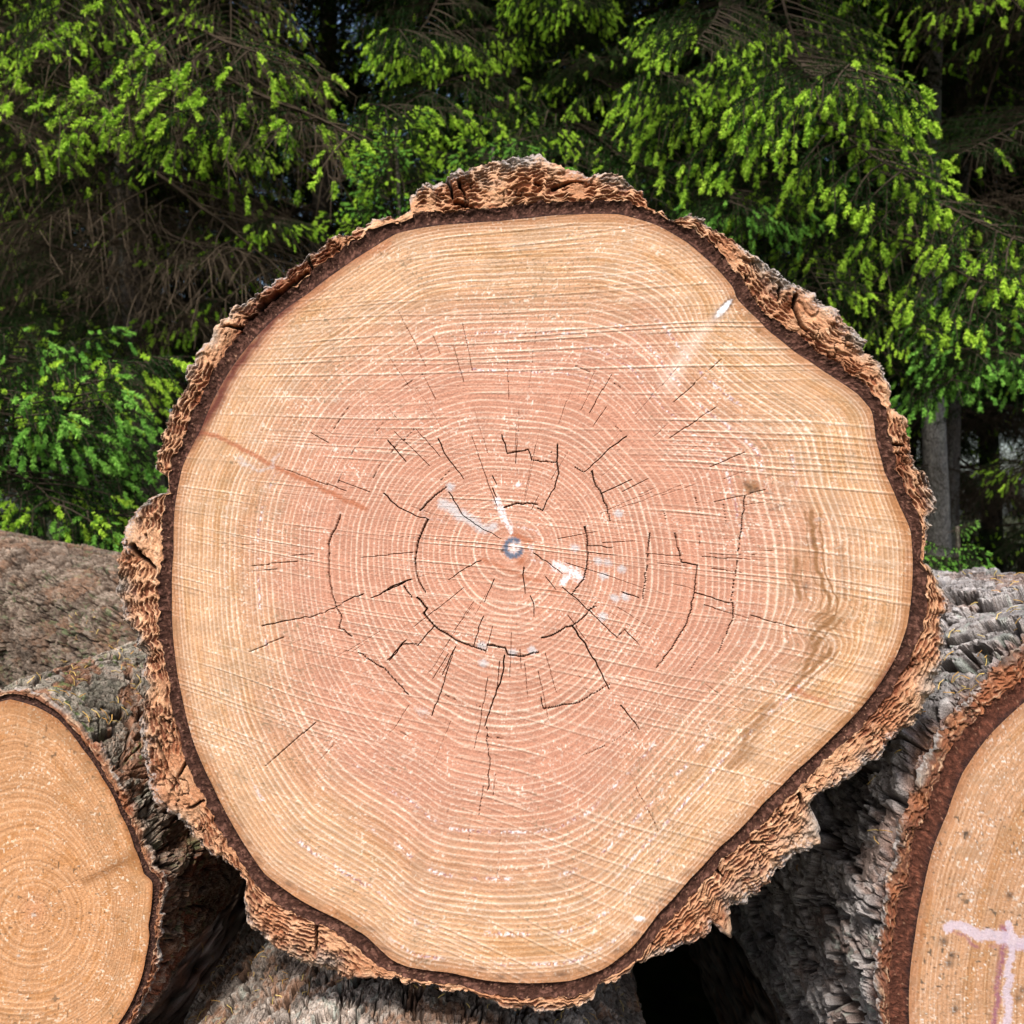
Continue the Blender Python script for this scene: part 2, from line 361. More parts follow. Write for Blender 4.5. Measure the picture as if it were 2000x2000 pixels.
    fiber = fbm(UU * 1.6, VV * 2.4, seed + 75, 3)
    zone = ss(.34, .56, fbm(px / 75., py / 75., seed + 76, 3))            # where open cork cells show
    zone = np.clip(zone + .15, 0, 1)
    wall = 1 - ss(.14 + .26 * (1 - zone), .36 + .26 * (1 - zone), e + .14 * (fiber - .5))     # 1 on walls
    outerish = ss(.50, 1.0, q + (fiber - .5) * .5 + 0 * rb)
    cellness = np.clip((1 - wall) * zone * (.75 + .6 * cid), 0, 1)
    n1 = vn(px / 2.8, py / 2.8, seed + 77)
    col = solid(bark_kw.get('wall', (.52, .275, .150)), rb.shape)
    col = mixc(col, bark_kw.get('outer', (.46, .325, .225)), outerish * .75)
    col = mixc(col, (.42, .19, .085), ss(.45, .70, fiber) * .45 * (1 - outerish * .5))
    col = mixc(col, mixc(solid((.175, .060, .032), rb.shape), (.16, .11, .075), outerish * .6), np.clip(cellness * 1.35, 0, 1) * .93)
    lam = vn(UU * .8, VV * 1.5, seed + 83); lam2 = vn(UU * 1.3 + 7, VV * 3.1, seed + 84); cz = ss(.30, .62, fbm(px / 110. + 3, py / 110., seed + 88, 3)); lam = lam * (1 - .75 * cz)
    col = mixc(col, (.23, .105, .058), ss(.60, .85, lam) * (1 - cellness) * .75); col = mixc(col, (.74, .50, .32), ss(.66, .9, lam2) * (1 - cellness) * .5)
    big_ = fbm(px / 60. + 9, py / 60., seed + 85, 4); col = mixc(col, (.30, .255, .215), ss(.55, .70, big_) * ss(.30, .85, q + 0 * rb) * .7); col = mixc(col, (.36, .13, .055), ss(.54, .68, 1 - big_) * .45)
    furrow = np.clip(1 - np.abs(fbm(px / 30., py / 30. + 7, seed + 86, 4) - .5) / .022, 0, 1) * ss(.45, .6, fbm(px / 48., py / 48., seed + 87, 3)); col = mixc(col, (.045, .022, .015), furrow * .85)
    redz = bark_kw['redz'].get(px, py) if 'redz' in bark_kw else 0 * rb
    col = mixc(col, (.165, .045, .022), np.clip(redz * (.35 + 1.0 * fiber), 0, 1) * .85)
    dark = bark_kw['dark'].get(px, py) if 'dark' in bark_kw else 0 * rb
    col = mixc(col, (.02, .012, .010), ss(.15, .7, dark) * .95)
    col = mixc(col, (.34, .31, .29), ss(.80, 1.0, q + (n1 - .5) * .35 + 0 * rb) * ss(.35, .6, fbm(px / 50., py / 50., seed + 78, 3)) * .8)
    col *= (.80 + .40 * n1)[..., None]
    if 'wall_tint' in bark_kw: col = col * np.array(bark_kw['wall_tint'])
    lump = fbm(px / 34., py / 34., seed + 81, 4) - .5
    ha = -.0035 * np.clip(cellness * 1.3, 0, 1) - .006 * furrow - .0022 * lam + .008 * lump * np.clip(vpx / 18, 0, 1) + .0016 * fl + .0008 * (n1 - .5) \
        - .022 * ss(.1, .8, dark) - .006 * redz * fiber - .030 * np.clip(q - .80, 0, 1) ** 1.5 * 5 * .35
    # step-like layers toward the rim
    ha = ha - .004 * ss(.5, .53, fbm(px / 26. + 4, py / 26., seed + 82, 4)) * ss(.25, .8, q + 0 * rb)
    va = W(px, py, -ha)
    ylast = va[-1, :, 1]
    # outside
    yy = np.asarray(rowsY)[:, None]
    Rc = circ_smooth(Ro, max(3, n // 120)) * bark_kw.get('back_scale', .985)
    perm = 2 * np.pi * Rc.mean() * k; um = np.broadcast_to(th / (2 * np.pi) * perm, (len(rowsY), n)); ym = yy + 0 * um
    hh, cb = bark_relief(um, ym + seed * .37, perm, style, seed + 90)
    if 'front' in style:                                            # broken reddish edge near the saw cut
        fz = (1 - ss(.0, style['front_w'], ym + (fbm(um / .03, ym / .03, seed + 91, 3) - .5) * style['front_w'] * 1.3))
        net = np.clip(1 - np.abs(fbm(um / .012, ym / .02, seed + 92, 3) - .5) / .03, 0, 1)
        fc = mixc(solid(style['front'], um.shape), style['front_net'], net * .8) * (.6 + .8 * vn(um / .003, ym / .003, seed + 93))[..., None]
        cb = cb + (fc - cb) * fz[..., None]; hh = hh * (1 - .45 * fz) - .004 * fz
    if 'moss_dir' in style:                                         # weathered top, red flanks
        up = ss(style['moss_dir'][0], style['moss_dir'][1], -st[None] + (fbm(um / .06, ym / .06, seed + 95, 3) - .5) * .5)
        h2, c2 = bark_relief(um, ym + 5, perm, style['top'], seed + 97); cb = cb + (c2 - cb) * up[..., None]; hh = hh + (h2 - hh) * up
    blend = ss(0, .03, ym)
    Rb = (Roo[None] * (1 - blend) + Rc[None] * blend) * k * (1 - taper * ym)
    rad = Rb + (hh - style['depth'] * .5) * (.25 + .75 * ss(0, .03, ym))
    pcx = (pith[0] - C[0]) * k; pcz = -(pith[1] - C[1]) * k
    vx = pcx + rad * ct; vz = pcz - rad * st; vy = ym + ylast[None] * (1 - ss(0, .02, ym)) + .0
    vx = vx + math.tan(yaw) * ym
    vz = vz + rise * ym
    vb = np.stack([vx, vy, vz], -1)
    tip = vb[-1:].copy(); tip[..., 0] = pcx + math.tan(yaw) * rowsY[-1]; tip[..., 2] = pcz + rise * rowsY[-1]
    allv = np.concatenate([va, vb, tip], 0); allc = np.concatenate([col, cb, solid((.55, .38, .22), (1, n))], 0)
    R_ = allv.shape[0]; f = grid_faces(R_, n, True); mi = np.zeros((R_ - 1, n), int); mi[na - 1:] = 1; mi[-1] = 0
    me = mesh_from('bark', allv.reshape(-1, 3), f, [M_BARK, M_OUT], allc.reshape(-1, 3), mat_idx=mi.ravel(), smooth=(mi.ravel() == 0))
    link(bpy.data.objects.new('bark', me), root)
    return root

def rows(dense_len, step, total, grow=1.06):
    y = [0.0015]; d = step
    while y[-1] < dense_len: y.append(y[-1] + d)
    while y[-1] < total: d = min(d * grow, .05); y.append(y[-1] + d)
    return np.array(y)

# ------------------------------------------------------------------ the ground
def build_ground():
    n = 240; a = np.linspace(-1, 1, n); g = np.sign(a) * (np.abs(a) ** 3) * 350 + a * 6; X, Y = np.meshgrid(g, g, indexing='ij'); Y = Y + 5
    Z = -.02 + .18 * (fbm(X / 1.7, Y / 1.7, 3, 4) - .5) * ss(1.5, 4, Y) + .04 * (fbm(X / .3, Y / .3, 4, 3) - .5)
    m, nt, b = principled('forest_floor', .95, .1); N = nt.nodes; Lk = nt.links
    tc = N.new('ShaderNodeTexCoord'); nz = N.new('ShaderNodeTexNoise'); nz.inputs['Scale'].default_value = 9; nz.inputs['Detail'].default_value = 10
    Lk.new(tc.outputs['Object'], nz.inputs['Vector'])
    cr = N.new('ShaderNodeValToRGB'); cr.color_ramp.elements[0].position = .3; cr.color_ramp.elements[0].color = (.022, .015, .009, 1)
    cr.color_ramp.elements[1].position = .7; cr.color_ramp.elements[1].color = (.09, .06, .03, 1); e = cr.color_ramp.elements.new(.52); e.color = (.035, .045, .014, 1)
    Lk.new(nz.outputs[0], cr.inputs[0]); Lk.new(cr.outputs[0], b.inputs['Base Color'])
    me = mesh_from('ground', np.stack([X, Y, Z], -1).reshape(-1, 3), grid_faces(n, n, False), [m])
    o = link(bpy.data.objects.new('ground', me)); o['kind'] = 'structure'
build_ground()

# ------------------------------------------------------------------ the big log
OV = 1.0352
def ov(l): return [(x * OV, y * OV) for x, y in l]
BP = (1002, 1068)
wood_pts = ov([(1000,412),(1090,405),(1170,405),(1240,425),(1300,460),(1350,505),(1385,545),(1388,562),(1410,585),(1450,625),(1500,665),(1560,705),(1620,745),(1645,775),(1652,830),(1668,890),(1695,950),(1718,1000),(1722,1060),(1720,1120),(1712,1180),(1690,1240),(1660,1290),(1620,1340),(1570,1390),(1500,1455),(1440,1515),(1400,1560),(1355,1600),(1300,1660),(1240,1725),(1190,1790),(1140,1828),(1080,1850),(1000,1855),(920,1850),(850,1835),(770,1825),(740,1812),(690,1765),(640,1735),(570,1700),(500,1650),(465,1600),(430,1540),(400,1480),(365,1400),(345,1320),(330,1230),(325,1130),(328,1040),(330,960),(345,880),(380,810),(405,750),(440,690),(480,640),(530,590),(580,555),(640,510),(700,470),(750,440),(810,428),(880,422),(940,418)])
outer_pts = ov([(985,297),(1020,285),(1040,300),(1070,312),(1100,320),(1140,318),(1180,335),(1215,355),(1225,385),(1250,395),(1275,410),(1300,402),(1340,420),(1390,450),(1420,480),(1450,495),(1475,520),(1530,545),(1570,580),(1620,625),(1638,645),(1630,660),(1660,680),(1685,710),(1690,755),(1710,790),(1725,840),(1735,880),(1755,885),(1765,920),(1778,960),(1755,975),(1755,1005),(1750,1040),(1745,1060),(1775,1090),(1790,1130),(1785,1180),(1788,1230),(1785,1265),(1760,1300),(1740,1350),(1700,1390),(1660,1430),(1600,1480),(1540,1505),(1530,1520),(1548,1560),(1548,1590),(1500,1625),(1430,1690),(1380,1720),(1350,1750),(1385,1778),(1320,1790),(1240,1810),(1180,1840),(1130,1868),(1120,1900),(1060,1915),(970,1910),(900,1885),(860,1870),(760,1858),(740,1845),(680,1855),(620,1840),(560,1815),(500,1780),(465,1745),(458,1700),(460,1670),(430,1635),(400,1615),(355,1580),(345,1560),(300,1530),(280,1500),(265,1440),(258,1370),(265,1330),(275,1290),(250,1200),(220,1130),(215,1060),(235,990),(255,960),(290,935),(315,930),(305,895),(290,885),(290,850),(320,780),(345,730),(350,690),(390,640),(405,610),(440,575),(490,545),(550,500),(600,465),(640,440),(690,415),(735,405),(745,412),(775,395),(770,370),(790,350),(830,335),(870,315),(920,305)])

def cc(l): return [(750 + x / 3.864, 850 + y / 3.864) for x, y in l]
def c4(l): return [(1000 + x / 1.932, 1000 + y / 1.932) for x, y in l]
def c3(l): return [(150 + x / 1.932, 1000 + y / 1.932) for x, y in l]
def c1(l): return [(200 + x / 2.415, 250 + y / 2.415) for x, y in l]
def c2(l): return [(1000 + x / 2.1467, 250 + y / 2.1467) for x, y in l]
CK = Canvas(0, 0, 2000, 2000)
for pts, w in [
    (cc([(330,640),(300,700),(262,790),(250,860),(235,950),(243,1040),(265,1110),(315,1190)]), 3.6),
    (cc([(250,1225),(325,1310),(300,1345),(380,1440),(470,1500),(570,1560),(680,1600),(765,1630)]), 4.0),
    (cc([(780,1585),(915,1605),(935,1660),(1045,1670),(1170,1640)]), 3.4),
    (cc([(1420,1440),(1500,1550),(1610,1740),(1700,1920)]), 3.8), (cc([(910,1665),(905,1760),(880,1870),(850,1925)]) + [(947,1419)], 3.2),
    (cc([(1190,1530),(1270,1510),(1370,1450),(1420,1440),(1500,1380),(1600,1290)]), 2.6),
    (cc([(1515,690),(1535,770),(1540,900),(1530,1000),(1500,1100),(1420,1200)]), 3.0),
    (cc([(1310,70),(1305,200),(1320,290),(1290,400),(1250,460),(1200,570),(1160,550)]), 2.8),
    (cc([(905,548),(970,525),(1080,512),(1160,525)]), 2.8), (cc([(1830,10),(1670,130),(1555,245),(1510,280),(1440,240)]), 2.4),
    (cc([(1570,270),(1600,380),(1650,460),(1690,580),(1710,650)]), 2.8), (cc([(1640,440),(1750,390),(1870,335)]), 2.2),
    (cc([(890,0),(930,140),(1090,110),(1115,190),(1300,205)]), 2.4), (cc([(410,30),(480,170),(600,330)]), 2.6), (cc([(30,40),(165,200)]), 2.4),
    (cc([(0,440),(110,545),(240,610),(340,640)]), 2.8), (cc([(270,570),(380,460),(470,390)]), 2.8), (cc([(0,1185),(120,1120),(210,1090)]), 2.8),
    (cc([(490,430),(590,600),(720,690),(880,780)]), 2.0), (cc([(820,310),(850,370)]), 2.4), (cc([(820,400),(850,470)]), 2.4),
    (cc([(730,950),(590,1020),(490,1090)]), 2.0), (cc([(830,1090),(790,1180),(760,1260)]), 1.8), (cc([(1058,1000),(1055,1100),(1065,1200)]), 2.4),
    (cc([(1105,1215),(1130,1270),(1130,1390)]), 1.9), (cc([(750,1370),(715,1450),(680,1590)]), 1.9), (cc([(1220,1070),(1300,1170)]), 1.9),
    (cc([(380,1440),(310,1520),(255,1590)]), 2.6), (cc([(165,1550),(25,1700)]), 2.4), (cc([(540,1600),(490,1700),(440,1810)]), 2.2),
    (cc([(1800,1185),(1930,1230)]), 2.4), (cc([(1540,835),(1600,835),(1720,850)]), 1.9), (cc([(1350,1150),(1420,1210),(1500,1280),(1760,1530),(1820,1470),(1930,1590)]), 1.9),
    (cc([(1130,890),(1250,970),(1350,1050)]), 1.8), (c4([(410,730),(450,780),(480,820)]), 2.4), (c4([(615,80),(640,190),(700,200),(690,290),(660,420),(600,520),(545,590)]), 2.8),
    (c4([(690,305),(770,330),(825,345)]), 2.0), (c4([(520,80),(510,200),(500,280),(495,330)]), 2.0), (c4([(110,700),(120,745),(250,720),(370,650)]), 2.0),
    (c4([(830,340),(835,400),(780,530)]), 1.8), (c4([(880,-60),(850,200),(825,345)]), 1.7),
    (c3([(1260,255),(1110,325)]), 3.0), (c3([(1080,310),(1000,345)]), 2.2), (c3([(995,10),(950,120),(950,230),(970,330),(1000,400),(990,440),(1040,470)]), 2.5),
    (c3([(1250,690),(1160,590),(1060,530)]), 2.2), (c3([(1340,770),(1380,660),(1420,530)]), 1.8), (c3([(1235,280),(1265,325)]), 2.4),
    (c3([(1180,560),(1230,500),(1290,500)]), 2.0), (c3([(700,430),(900,390),(1000,350)]), 1.6), (c3([(1550,1050),(1560,950),(1545,810)]), 1.6)]:
    CK.line(pts, w * .58, w * .30, jag=1.1)
for i in range(240):                                              # fine drying checks, radial, stepped across rings
    a = rng.uniform(0, 2 * np.pi); r0 = rng.uniform(90, 470) * (1 + .15 * math.sin(a)); L = rng.uniform(25, 120); pts = []; rr_ = r0
    while rr_ < r0 + L:
        pts.append((BP[0] + rr_ * math.cos(a), BP[1] + rr_ * math.sin(a) * 1.02)); rr_ += rng.uniform(18, 40)
        pts.append((BP[0] + rr_ * math.cos(a), BP[1] + rr_ * math.sin(a) * 1.02)); a += rng.choice([-1, 1]) * rng.uniform(0, 2.0) / rr_
    if len(pts) > 1: CK.line(pts, rng.uniform(1.0, 1.5), .9, jag=0, val=rng.choice([.16, .2, .26, .34, .5]))
for i in range(26):                                               # short ring shakes
    a = rng.uniform(0, 2 * np.pi); r0 = rng.choice([190, 300, 360, 410]) + rng.normal(0, 8); da = rng.uniform(.04, .14)
    CK.line([(BP[0] + r0 * math.cos(a + t * da), BP[1] + r0 * (1.05) * math.sin(a + t * da)) for t in np.linspace(0, 1, 5)], rng.uniform(.8, 1.3), .7, jag=1.0, val=.5)
MR = Canvas(0, 0, 2000, 2000); MDR = Canvas(0, 0, 2000, 2000); MW = Canvas(0, 0, 2000, 2000); MG = Canvas(0, 0, 2000, 2000); MS = Canvas(0, 0, 2000, 2000)
MB = Canvas(0, 0, 2000, 2000); MBR = Canvas(0, 0, 2000, 2000); MP = Canvas(0, 0, 2000, 2000)
MR.line(c1([(430,1425),(560,1465),(640,1500),(720,1545),(800,1590),(1000,1680),(1120,1740),(1240,1795)]), 6, 7, jag=1.2, soft=.7)
MR.line(cc([(740,940),(860,985),(1000,1040),(1090,1090),(1180,1100)]), 7, 6, jag=1, soft=.8, val=.75); MR.line(cc([(1250,1165),(1330,1190)]), 7, 5, soft=.8, val=.7)
MR.line(c4([(1060,670),(1130,700),(1190,720)]), 10, 6, jag=2, soft=.8, val=.8); MR.line(cc([(985,750),(1060,790),(1120,800)]), 9, 4, soft=.5, val=.95)
MR.blob(cc([(1035,950)])[0], 9, 9, 0, 1.1)
MR.line(c1([(470,1400),(500,1340),(600,1180),(760,1020),(960,800),(1150,640),(1350,540)]), 24, 14, jag=3, val=.6, soft=1.3)
MDR.line(c1([(400,1500),(520,1330),(620,1140),(760,960),(940,780),(1090,660),(1250,560)]), 17, 9, jag=2, val=1.0, soft=.9)
MDR.line(c4([(1450,560),(1330,740),(1200,890)]), 13, 9, val=.8, soft=1.0)
MW.line(cc([(850,490),(880,560),(905,640),(960,730)]), 18, 14, jag=3, soft=1.2, val=.95); MW.line(cc([(1010,690),(1150,720),(1200,790)]), 8, 4, val=.55)
MW.line(cc([(1280,980),(1370,1020),(1470,1070)]), 25, 26, jag=3, soft=1.3, val=.95); MW.line(cc([(1110,840),(1110,930),(1180,960)]), 14, 10, val=.55)
MW.line(cc([(1350,1110),(1400,1060)]), 13, 9); MW.blob(cc([(1015,375)])[0], 9, 5, 0, .9); MW.blob(c4([(480,1533)])[0], 12, 5, .1, 1.2); MW.blob(cc([(970,850)])[0], 30, 30, 0, .62)
MG.line(cc([(450,520),(540,580),(640,640),(720,700),(830,690)]), 22, 18, val=1.15, jag=3); MG.line(cc([(290,560),(340,640),(480,640)]), 13, 10, val=.6, jag=3)
MG.line(c1([(650,1560),(720,1610),(800,1600),(830,1540)]), 15, 9, val=.75, jag=3)
for q in ([(1440,850)], [(1620,950)], [(1690,960)], [(1660,1060)], [(1800,1010)], [(1820,1220)], [(1650,1370)], [(1740,1230)], [(740,1590)], [(1120,1620)], [(970,1640)], [(1770,590)], [(750,1720)], [(500,390)]):
    MG.blob(cc(q)[0], 12, 10, .3, 1.1)
MG.blob((825, 1390), 26, 15, .5, .6); MG.blob((1600, 1015), 20, 7, 0, .6)
for t in np.linspace(.3, 5.2, 16):                                # pith: dark blue stained ring
    MS.blob((1003 + 16 * math.cos(t), 1070 + 16 * math.sin(t)), 6.5, 6.5, 0, 1.15)
MB.blob(cc([(893,868)])[0], 3, 4, 0, 1.3)
KN = c2([(885,760)])[0]
MP.line([KN, c2([(800,850)])[0], c2([(720,960)])[0], c2([(660,1060)])[0]], 12, 30, val=.45)
MB.blob(KN, 9.5, 32, .74, .75, 6); MW.blob(KN, 6.3, 26, .74, .95, 6); MG.blob(KN, 2.5, 20, .74, .9)
MB.line(c2([(975,1490),(1000,1530),(1030,1510)]), 6, 4, jag=3, val=.6); MBR.blob(c2([(1005,1505)])[0], 17, 14, 0, 1.0); MB.line(c2([(1065,1530),(1090,1535)]), 4, 3, val=.7)
MB.line(c2([(1080,1600),(1145,1580)]), 4, 3, jag=2, val=.55); MBR.blob(c2([(1033,850)])[0], 6, 6, 0, 1)
for pts, w, v in [([(1070,180),(1060,250),(1090,330)], 9, .6), ([(1130,0),(1140,120),(1150,220),(1200,330),(1190,380),(1140,410)], 8, 1.0), ([(1210,400),(1160,440),(1130,480)], 10, .9), ([(1200,520),(1110,610),(1040,680)], 9, .75),
                  ([(1160,480),(1120,560),(1080,640)], 10, .7), ([(980,730),(880,850),(860,930)], 14, .55), ([(900,900),(820,960)], 16, .5), ([(1240,130),(1250,260),(1260,330)], 8, .45), ([(1430,600),(1300,760),(1230,840)], 10, .4)]:
    MBR.line(c4(pts), w * .85, w * .6, jag=2.5, val=min(1, v * 1.35), soft=.6)
    MBR.line([(x + 16, y + 4) for x, y in c4(pts)], w * .35, w * .3, jag=2, val=min(1, v), soft=.6)
    MBR.line([(x - 13, y - 3) for x, y in c4(pts)], w * .3, w * .2, jag=2, val=min(1, v * .8), soft=.6)
MB.blob(c4([(1110,280)])[0], 8, 9, 0, .6); MB.blob(c4([(1130,110)])[0], 9, 5, 0, .5)
for t in np.linspace(0, 1, 30):                                   # blue-black mildew near the lower rim
    a = np.interp(t, [0, 1], [math.radians(62), math.radians(140)]); R_ = radial(wood_pts, BP, np.array([a]))[0]
    if rng.random() < .75: MB.blob((BP[0] + (R_ - rng.uniform(4, 22)) * math.cos(a), BP[1] + (R_ - rng.uniform(4, 22)) * math.sin(a)), rng.uniform(5, 16), rng.uniform(3, 6), a + 1.57, rng.uniform(.3, .65))
RZ = Canvas(0, 0, 2000, 2000); DK = Canvas(0, 0, 2000, 2000)
RZ.line(c1([(900,650),(800,760),(700,900),(600,1080),(500,1250),(430,1420),(370,1560)]), 34, 22, val=1.0, soft=.9); RZ.line(c1([(1100,560),(980,640)]), 22, 26, val=.8)
RZ.line(c4([(1500,560),(1420,700),(1330,820)]), 28, 26, val=.95, soft=.9); RZ.line(c2([(1630,1380),(1650,1500),(1660,1560)]), 17, 16, val=.9); RZ.line(c2([(1220,860),(1330,960),(1430,1010)]), 16, 12, val=.6)
RZ.line(c3([(300,550),(350,700),(400,880)]), 14, 12, val=.55); RZ.line(c4([(-100,1800),(60,1830),(200,1820)]), 14, 14, val=.55)
for pts, w in [(c1([(700,950),(640,940),(560,935)]), 6), (c1([(970,610),(985,680)]), 5), (c1([(740,850),(800,800),(890,730),(960,680)]), 12), (c1([(720,930),(690,900),(760,860)]), 9),
               ([(862,345),(880,362),(884,385)], 6), ([(890,395),(918,402),(930,412)], 7), ([(1046,357),(1058,360)], 6), ([(1080,367),(1105,358),(1140,352)], 6), ([(1310,430),(1322,440)], 5), (c2([(1195,700),(1190,760),(1215,830),(1240,850)]), 7),
               (c2([(1130,660),(1120,720)]), 4), (c2([(990,700),(1020,720)]), 4), (c2([(1580,1320),(1650,1330)]), 4), ([(1596,812),(1640,820)], 3), (c3([(210,130),(235,170),(290,210)]), 9), (c3([(430,920),(380,1000)]), 5), (c3([(300,870),(350,990),(375,1030)]), 5),
               (c3([(420,1120),(480,1090)]), 4), (c4([(905,1250),(960,1255)]), 5), (c4([(1085,1065),(1095,1110)]), 5), (c4([(700,1640),(760,1610)]), 5), (c4([(760,1340),(800,1380)]), 4), (c2([(1720,1430),(1745,1500)]), 6), (c3([(905,1560),(900,1650)]), 4), (c1([(1680,240),(1710,310)]), 5),
               (c3([(1180,1690),(1210,1740)]), 4)]:
    DK.line(pts, w, w * .6, jag=1.5)

th = theta_set(2400)
Rw = circ_smooth(radial(wood_pts, BP, th), 9); Ro = radial(outer_pts, BP, th)
def inner_shape(t):
    r = radial([(BP[0] - 189, BP[1]), (BP[0] + 142, BP[1]), (BP[0], BP[1] - 135), (BP[0] + 5, BP[1] + 205), (BP[0] - 130, BP[1] + 145), (BP[0] + 120, BP[1] + 120), (BP[0] - 130, BP[1] - 110), (BP[0] + 110, BP[1] - 85)], BP, t)
    r = circ_smooth(r, 120) if len(r) > 500 else r
    return r / r.mean()
def kink(px, py, T):
    o = 26 * np.exp(-(((px - 1600) / 60) ** 2 + ((py - 1222) / 26) ** 2)) - 16 * np.exp(-(((px - 1590) / 70) ** 2 + ((py - 1270) / 34) ** 2))
    o = o + 20 * np.exp(-(((px - 1390) / 70) ** 2 + ((py - 640) / 40) ** 2)) + 5 * (fbm(px / 130., py / 130., 71, 3) - .5)
    o = o + 4 * np.sin(T * 9 + 1.3) * ss(150, 600, np.hypot(px - BP[0], py - BP[1]))
    return o
big = build_log('sawn_log', 'huge sawn log in the middle, its pink ringed end facing us inside thick honeycombed bark', 'log', 0.0, BP, Rw, Ro, th, 420,
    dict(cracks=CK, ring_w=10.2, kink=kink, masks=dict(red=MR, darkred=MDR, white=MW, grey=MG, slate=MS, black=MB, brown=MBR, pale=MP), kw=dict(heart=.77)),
    dict(rows=80, redz=RZ, dark=DK), TOP, 2.6, 11, rows(.15, .004, 2.6), band=24, inner_shape=inner_shape, cell=(33., 7.6), taper=.02,
    resin=[(548, 40, 120, 5), (600, 20, 75, 5), (640, 60, 140, 6), (690, 70, 110, 5), (470, 50, 130, 4), (510, 290, 350, 5), (560, 300, 350, 5), (455, 285, 360, 4), (520, 150, 200, 4), (400, 250, 300, 4), (480, 255, 290, 4)])

# ------------------------------------------------------------------ neighbours in the pile
def simple_log(name, label, Yf, pith, centre, wr, thick, th, nr, seed, style, length, rowsY, **kw):
    rw = wr(th) if callable(wr) else np.full(len(th), float(wr)); n_ = fbm(th / (2 * np.pi) * 9, th * 0, seed, 3, 9) - .5
    ro = rw + thick * (1 + .5 * n_)
    return build_log(name, label, 'log', Yf, pith, rw, ro, th, nr, kw.pop('face', dict(ring_w=13.)), kw.pop('barkp', dict(rows=24)), style, length, seed, rowsY, centre=centre, **kw)

# right: big grey log
thR = theta_set(1300, (130, 290), 5.0)
def ring_from_centre(pith, centre, R, pts=None):
    def f(t):
        out = []
        for a in t:
            d = np.array([math.cos(a), math.sin(a)]); m = np.array(pith, float) - np.array(centre, float); b = m @ d; c = m @ m - R * R
            out.append(-b + math.sqrt(b * b - c))
        out = np.array(out)
        if pts is not None:
            p = np.array(pts, float) - np.array(pith); a = np.arctan2(p[:, 1], p[:, 0]) % (2 * np.pi); r = np.hypot(p[:, 0], p[:, 1]); o = np.argsort(a); a = a[o]; r = r[o]
            tt = t % (2 * np.pi); ins = (tt > a[0]) & (tt < a[-1]); w = ss(a[0], a[0] + .12, tt) * (1 - ss(a[-1] - .12, a[-1], tt)) * ins
            out = out * (1 - w) + np.interp(tt, a, r) * w
        return out
    return f
RP = (2470, 1960)
PW = Canvas(1500, 1200, 900, 1100); PPU = Canvas(1500, 1200, 900, 1100)
def c6(l): return [(1400 + x / 3.22, 1500 + y / 3.22) for x, y in l]
PW.line(c6([(1450,1010),(1520,990),(1640,1050),(1760,1060),(1930,1100),(2100,1120)]), 16, 26, jag=4, soft=.7); PW.line(c6([(1830,980),(1860,1130),(1830,1300),(1830,1450),(1810,1640)]), 12, 17, jag=3, soft=.7)
PPU.line(c6([(1480,1020),(1560,1050),(1640,1130)]), 8, 9, jag=3, val=.8); PPU.line(c6([(1900,1120),(2000,1140)]), 14, 12, jag=3); PPU.line(c6([(1800,1000),(1800,1180),(1770,1330),(1760,1500),(1740,1640)]), 17, 12, jag=3); PPU.line(c6([(1720,1120),(1900,1130),(2000,1160)]), 12, 10, jag=3, val=.7)
PBL = Canvas(1500, 1200, 900, 1100)
for q in [(1460,1230), (1430,1090), (1480,1180), (1920,1400), (1840,800), (1570,420), (1900,1450), (1500,1520)]: PBL.blob(c6([q])[0], 8, 8, 0, .8)
GREYF = dict(GREY); GREYF.update(front=(.13, .052, .030), front_w=.055, front_net=(.50, .27, .14))
right_log = simple_log('sawn_log', 'wide grey barked log at lower right with a faint purple cross painted on its end', .04, RP, (2550, 1990),
    ring_from_centre(RP, (2550, 1990), 792, [(2420,1190),(2250,1222),(2110,1290),(2000,1372),(1930,1440),(1880,1510),(1850,1590),(1822,1660),(1803,1740),(1787,1830),(1777,1910),(1776,2000),(1786,2120),(1820,2260)]), 70, thR, 300, 47, GREYF, 2.4, rows(.75, .0028, 2.4),
    face=dict(ring_w=15., cracks=None, masks=dict(chalk=PW, purple=PPU, black=PBL), kw=dict(heart=.35, pale=.45, sawk=.35, pivot=(3200, -1500), flecks=1.0), tint=(.86, .82, .80)),
    rise=-.06, barkp=dict(rows=34, band=(.085, .029, .017), wall=(.13, .052, .030), outer=(.115, .09, .075), rag=1.0), band=40, cell=(22., 9.), taper=.0)

# lower left: smaller log
LP = (66, 1787)
thL = theta_set(1100, (250, 60), 3.0)
LCR = Canvas(-300, 1200, 900, 1100)
for pts, w in [([(0,1590),(-60,1640)], 2), ([(60,1787),(85,1785)], 1.2), ([(0,1691),(40,1668)], 2.0), ([(140,1725),(250,1680)], 1.2), ([(170,1880),(275,1840)], 1.2), ([(0,1850),(30,1875)], 1.5)]: LCR.line(pts, w * .6, w * .3, jag=1.5, val=.35)
LG = Canvas(-300, 1200, 900, 1100); LG.blob((66, 1787), 7, 4, .3, 1.1); LG.blob((37, 1866), 5, 4, 0, 1); LBR = Canvas(-300, 1200, 900, 1100)
LBR.line([(165,1722),(210,1700),(262,1672)], 10, 24, val=.8); LBR.line([(250,1600),(280,1690)], 16, 16, val=.7); LBR.line([(20,1380),(110,1420),(190,1520)], 26, 18, val=.45)
REDL = dict(RED); REDL.update(top=dict(TOP, lichen_amt=.9, lichen=(.17, .22, .075), plate=(.22, .20, .15), depth=.011), moss_dir=(.35, .80), front=(.16, .055, .028), front_w=.03, front_net=(.34, .18, .09))
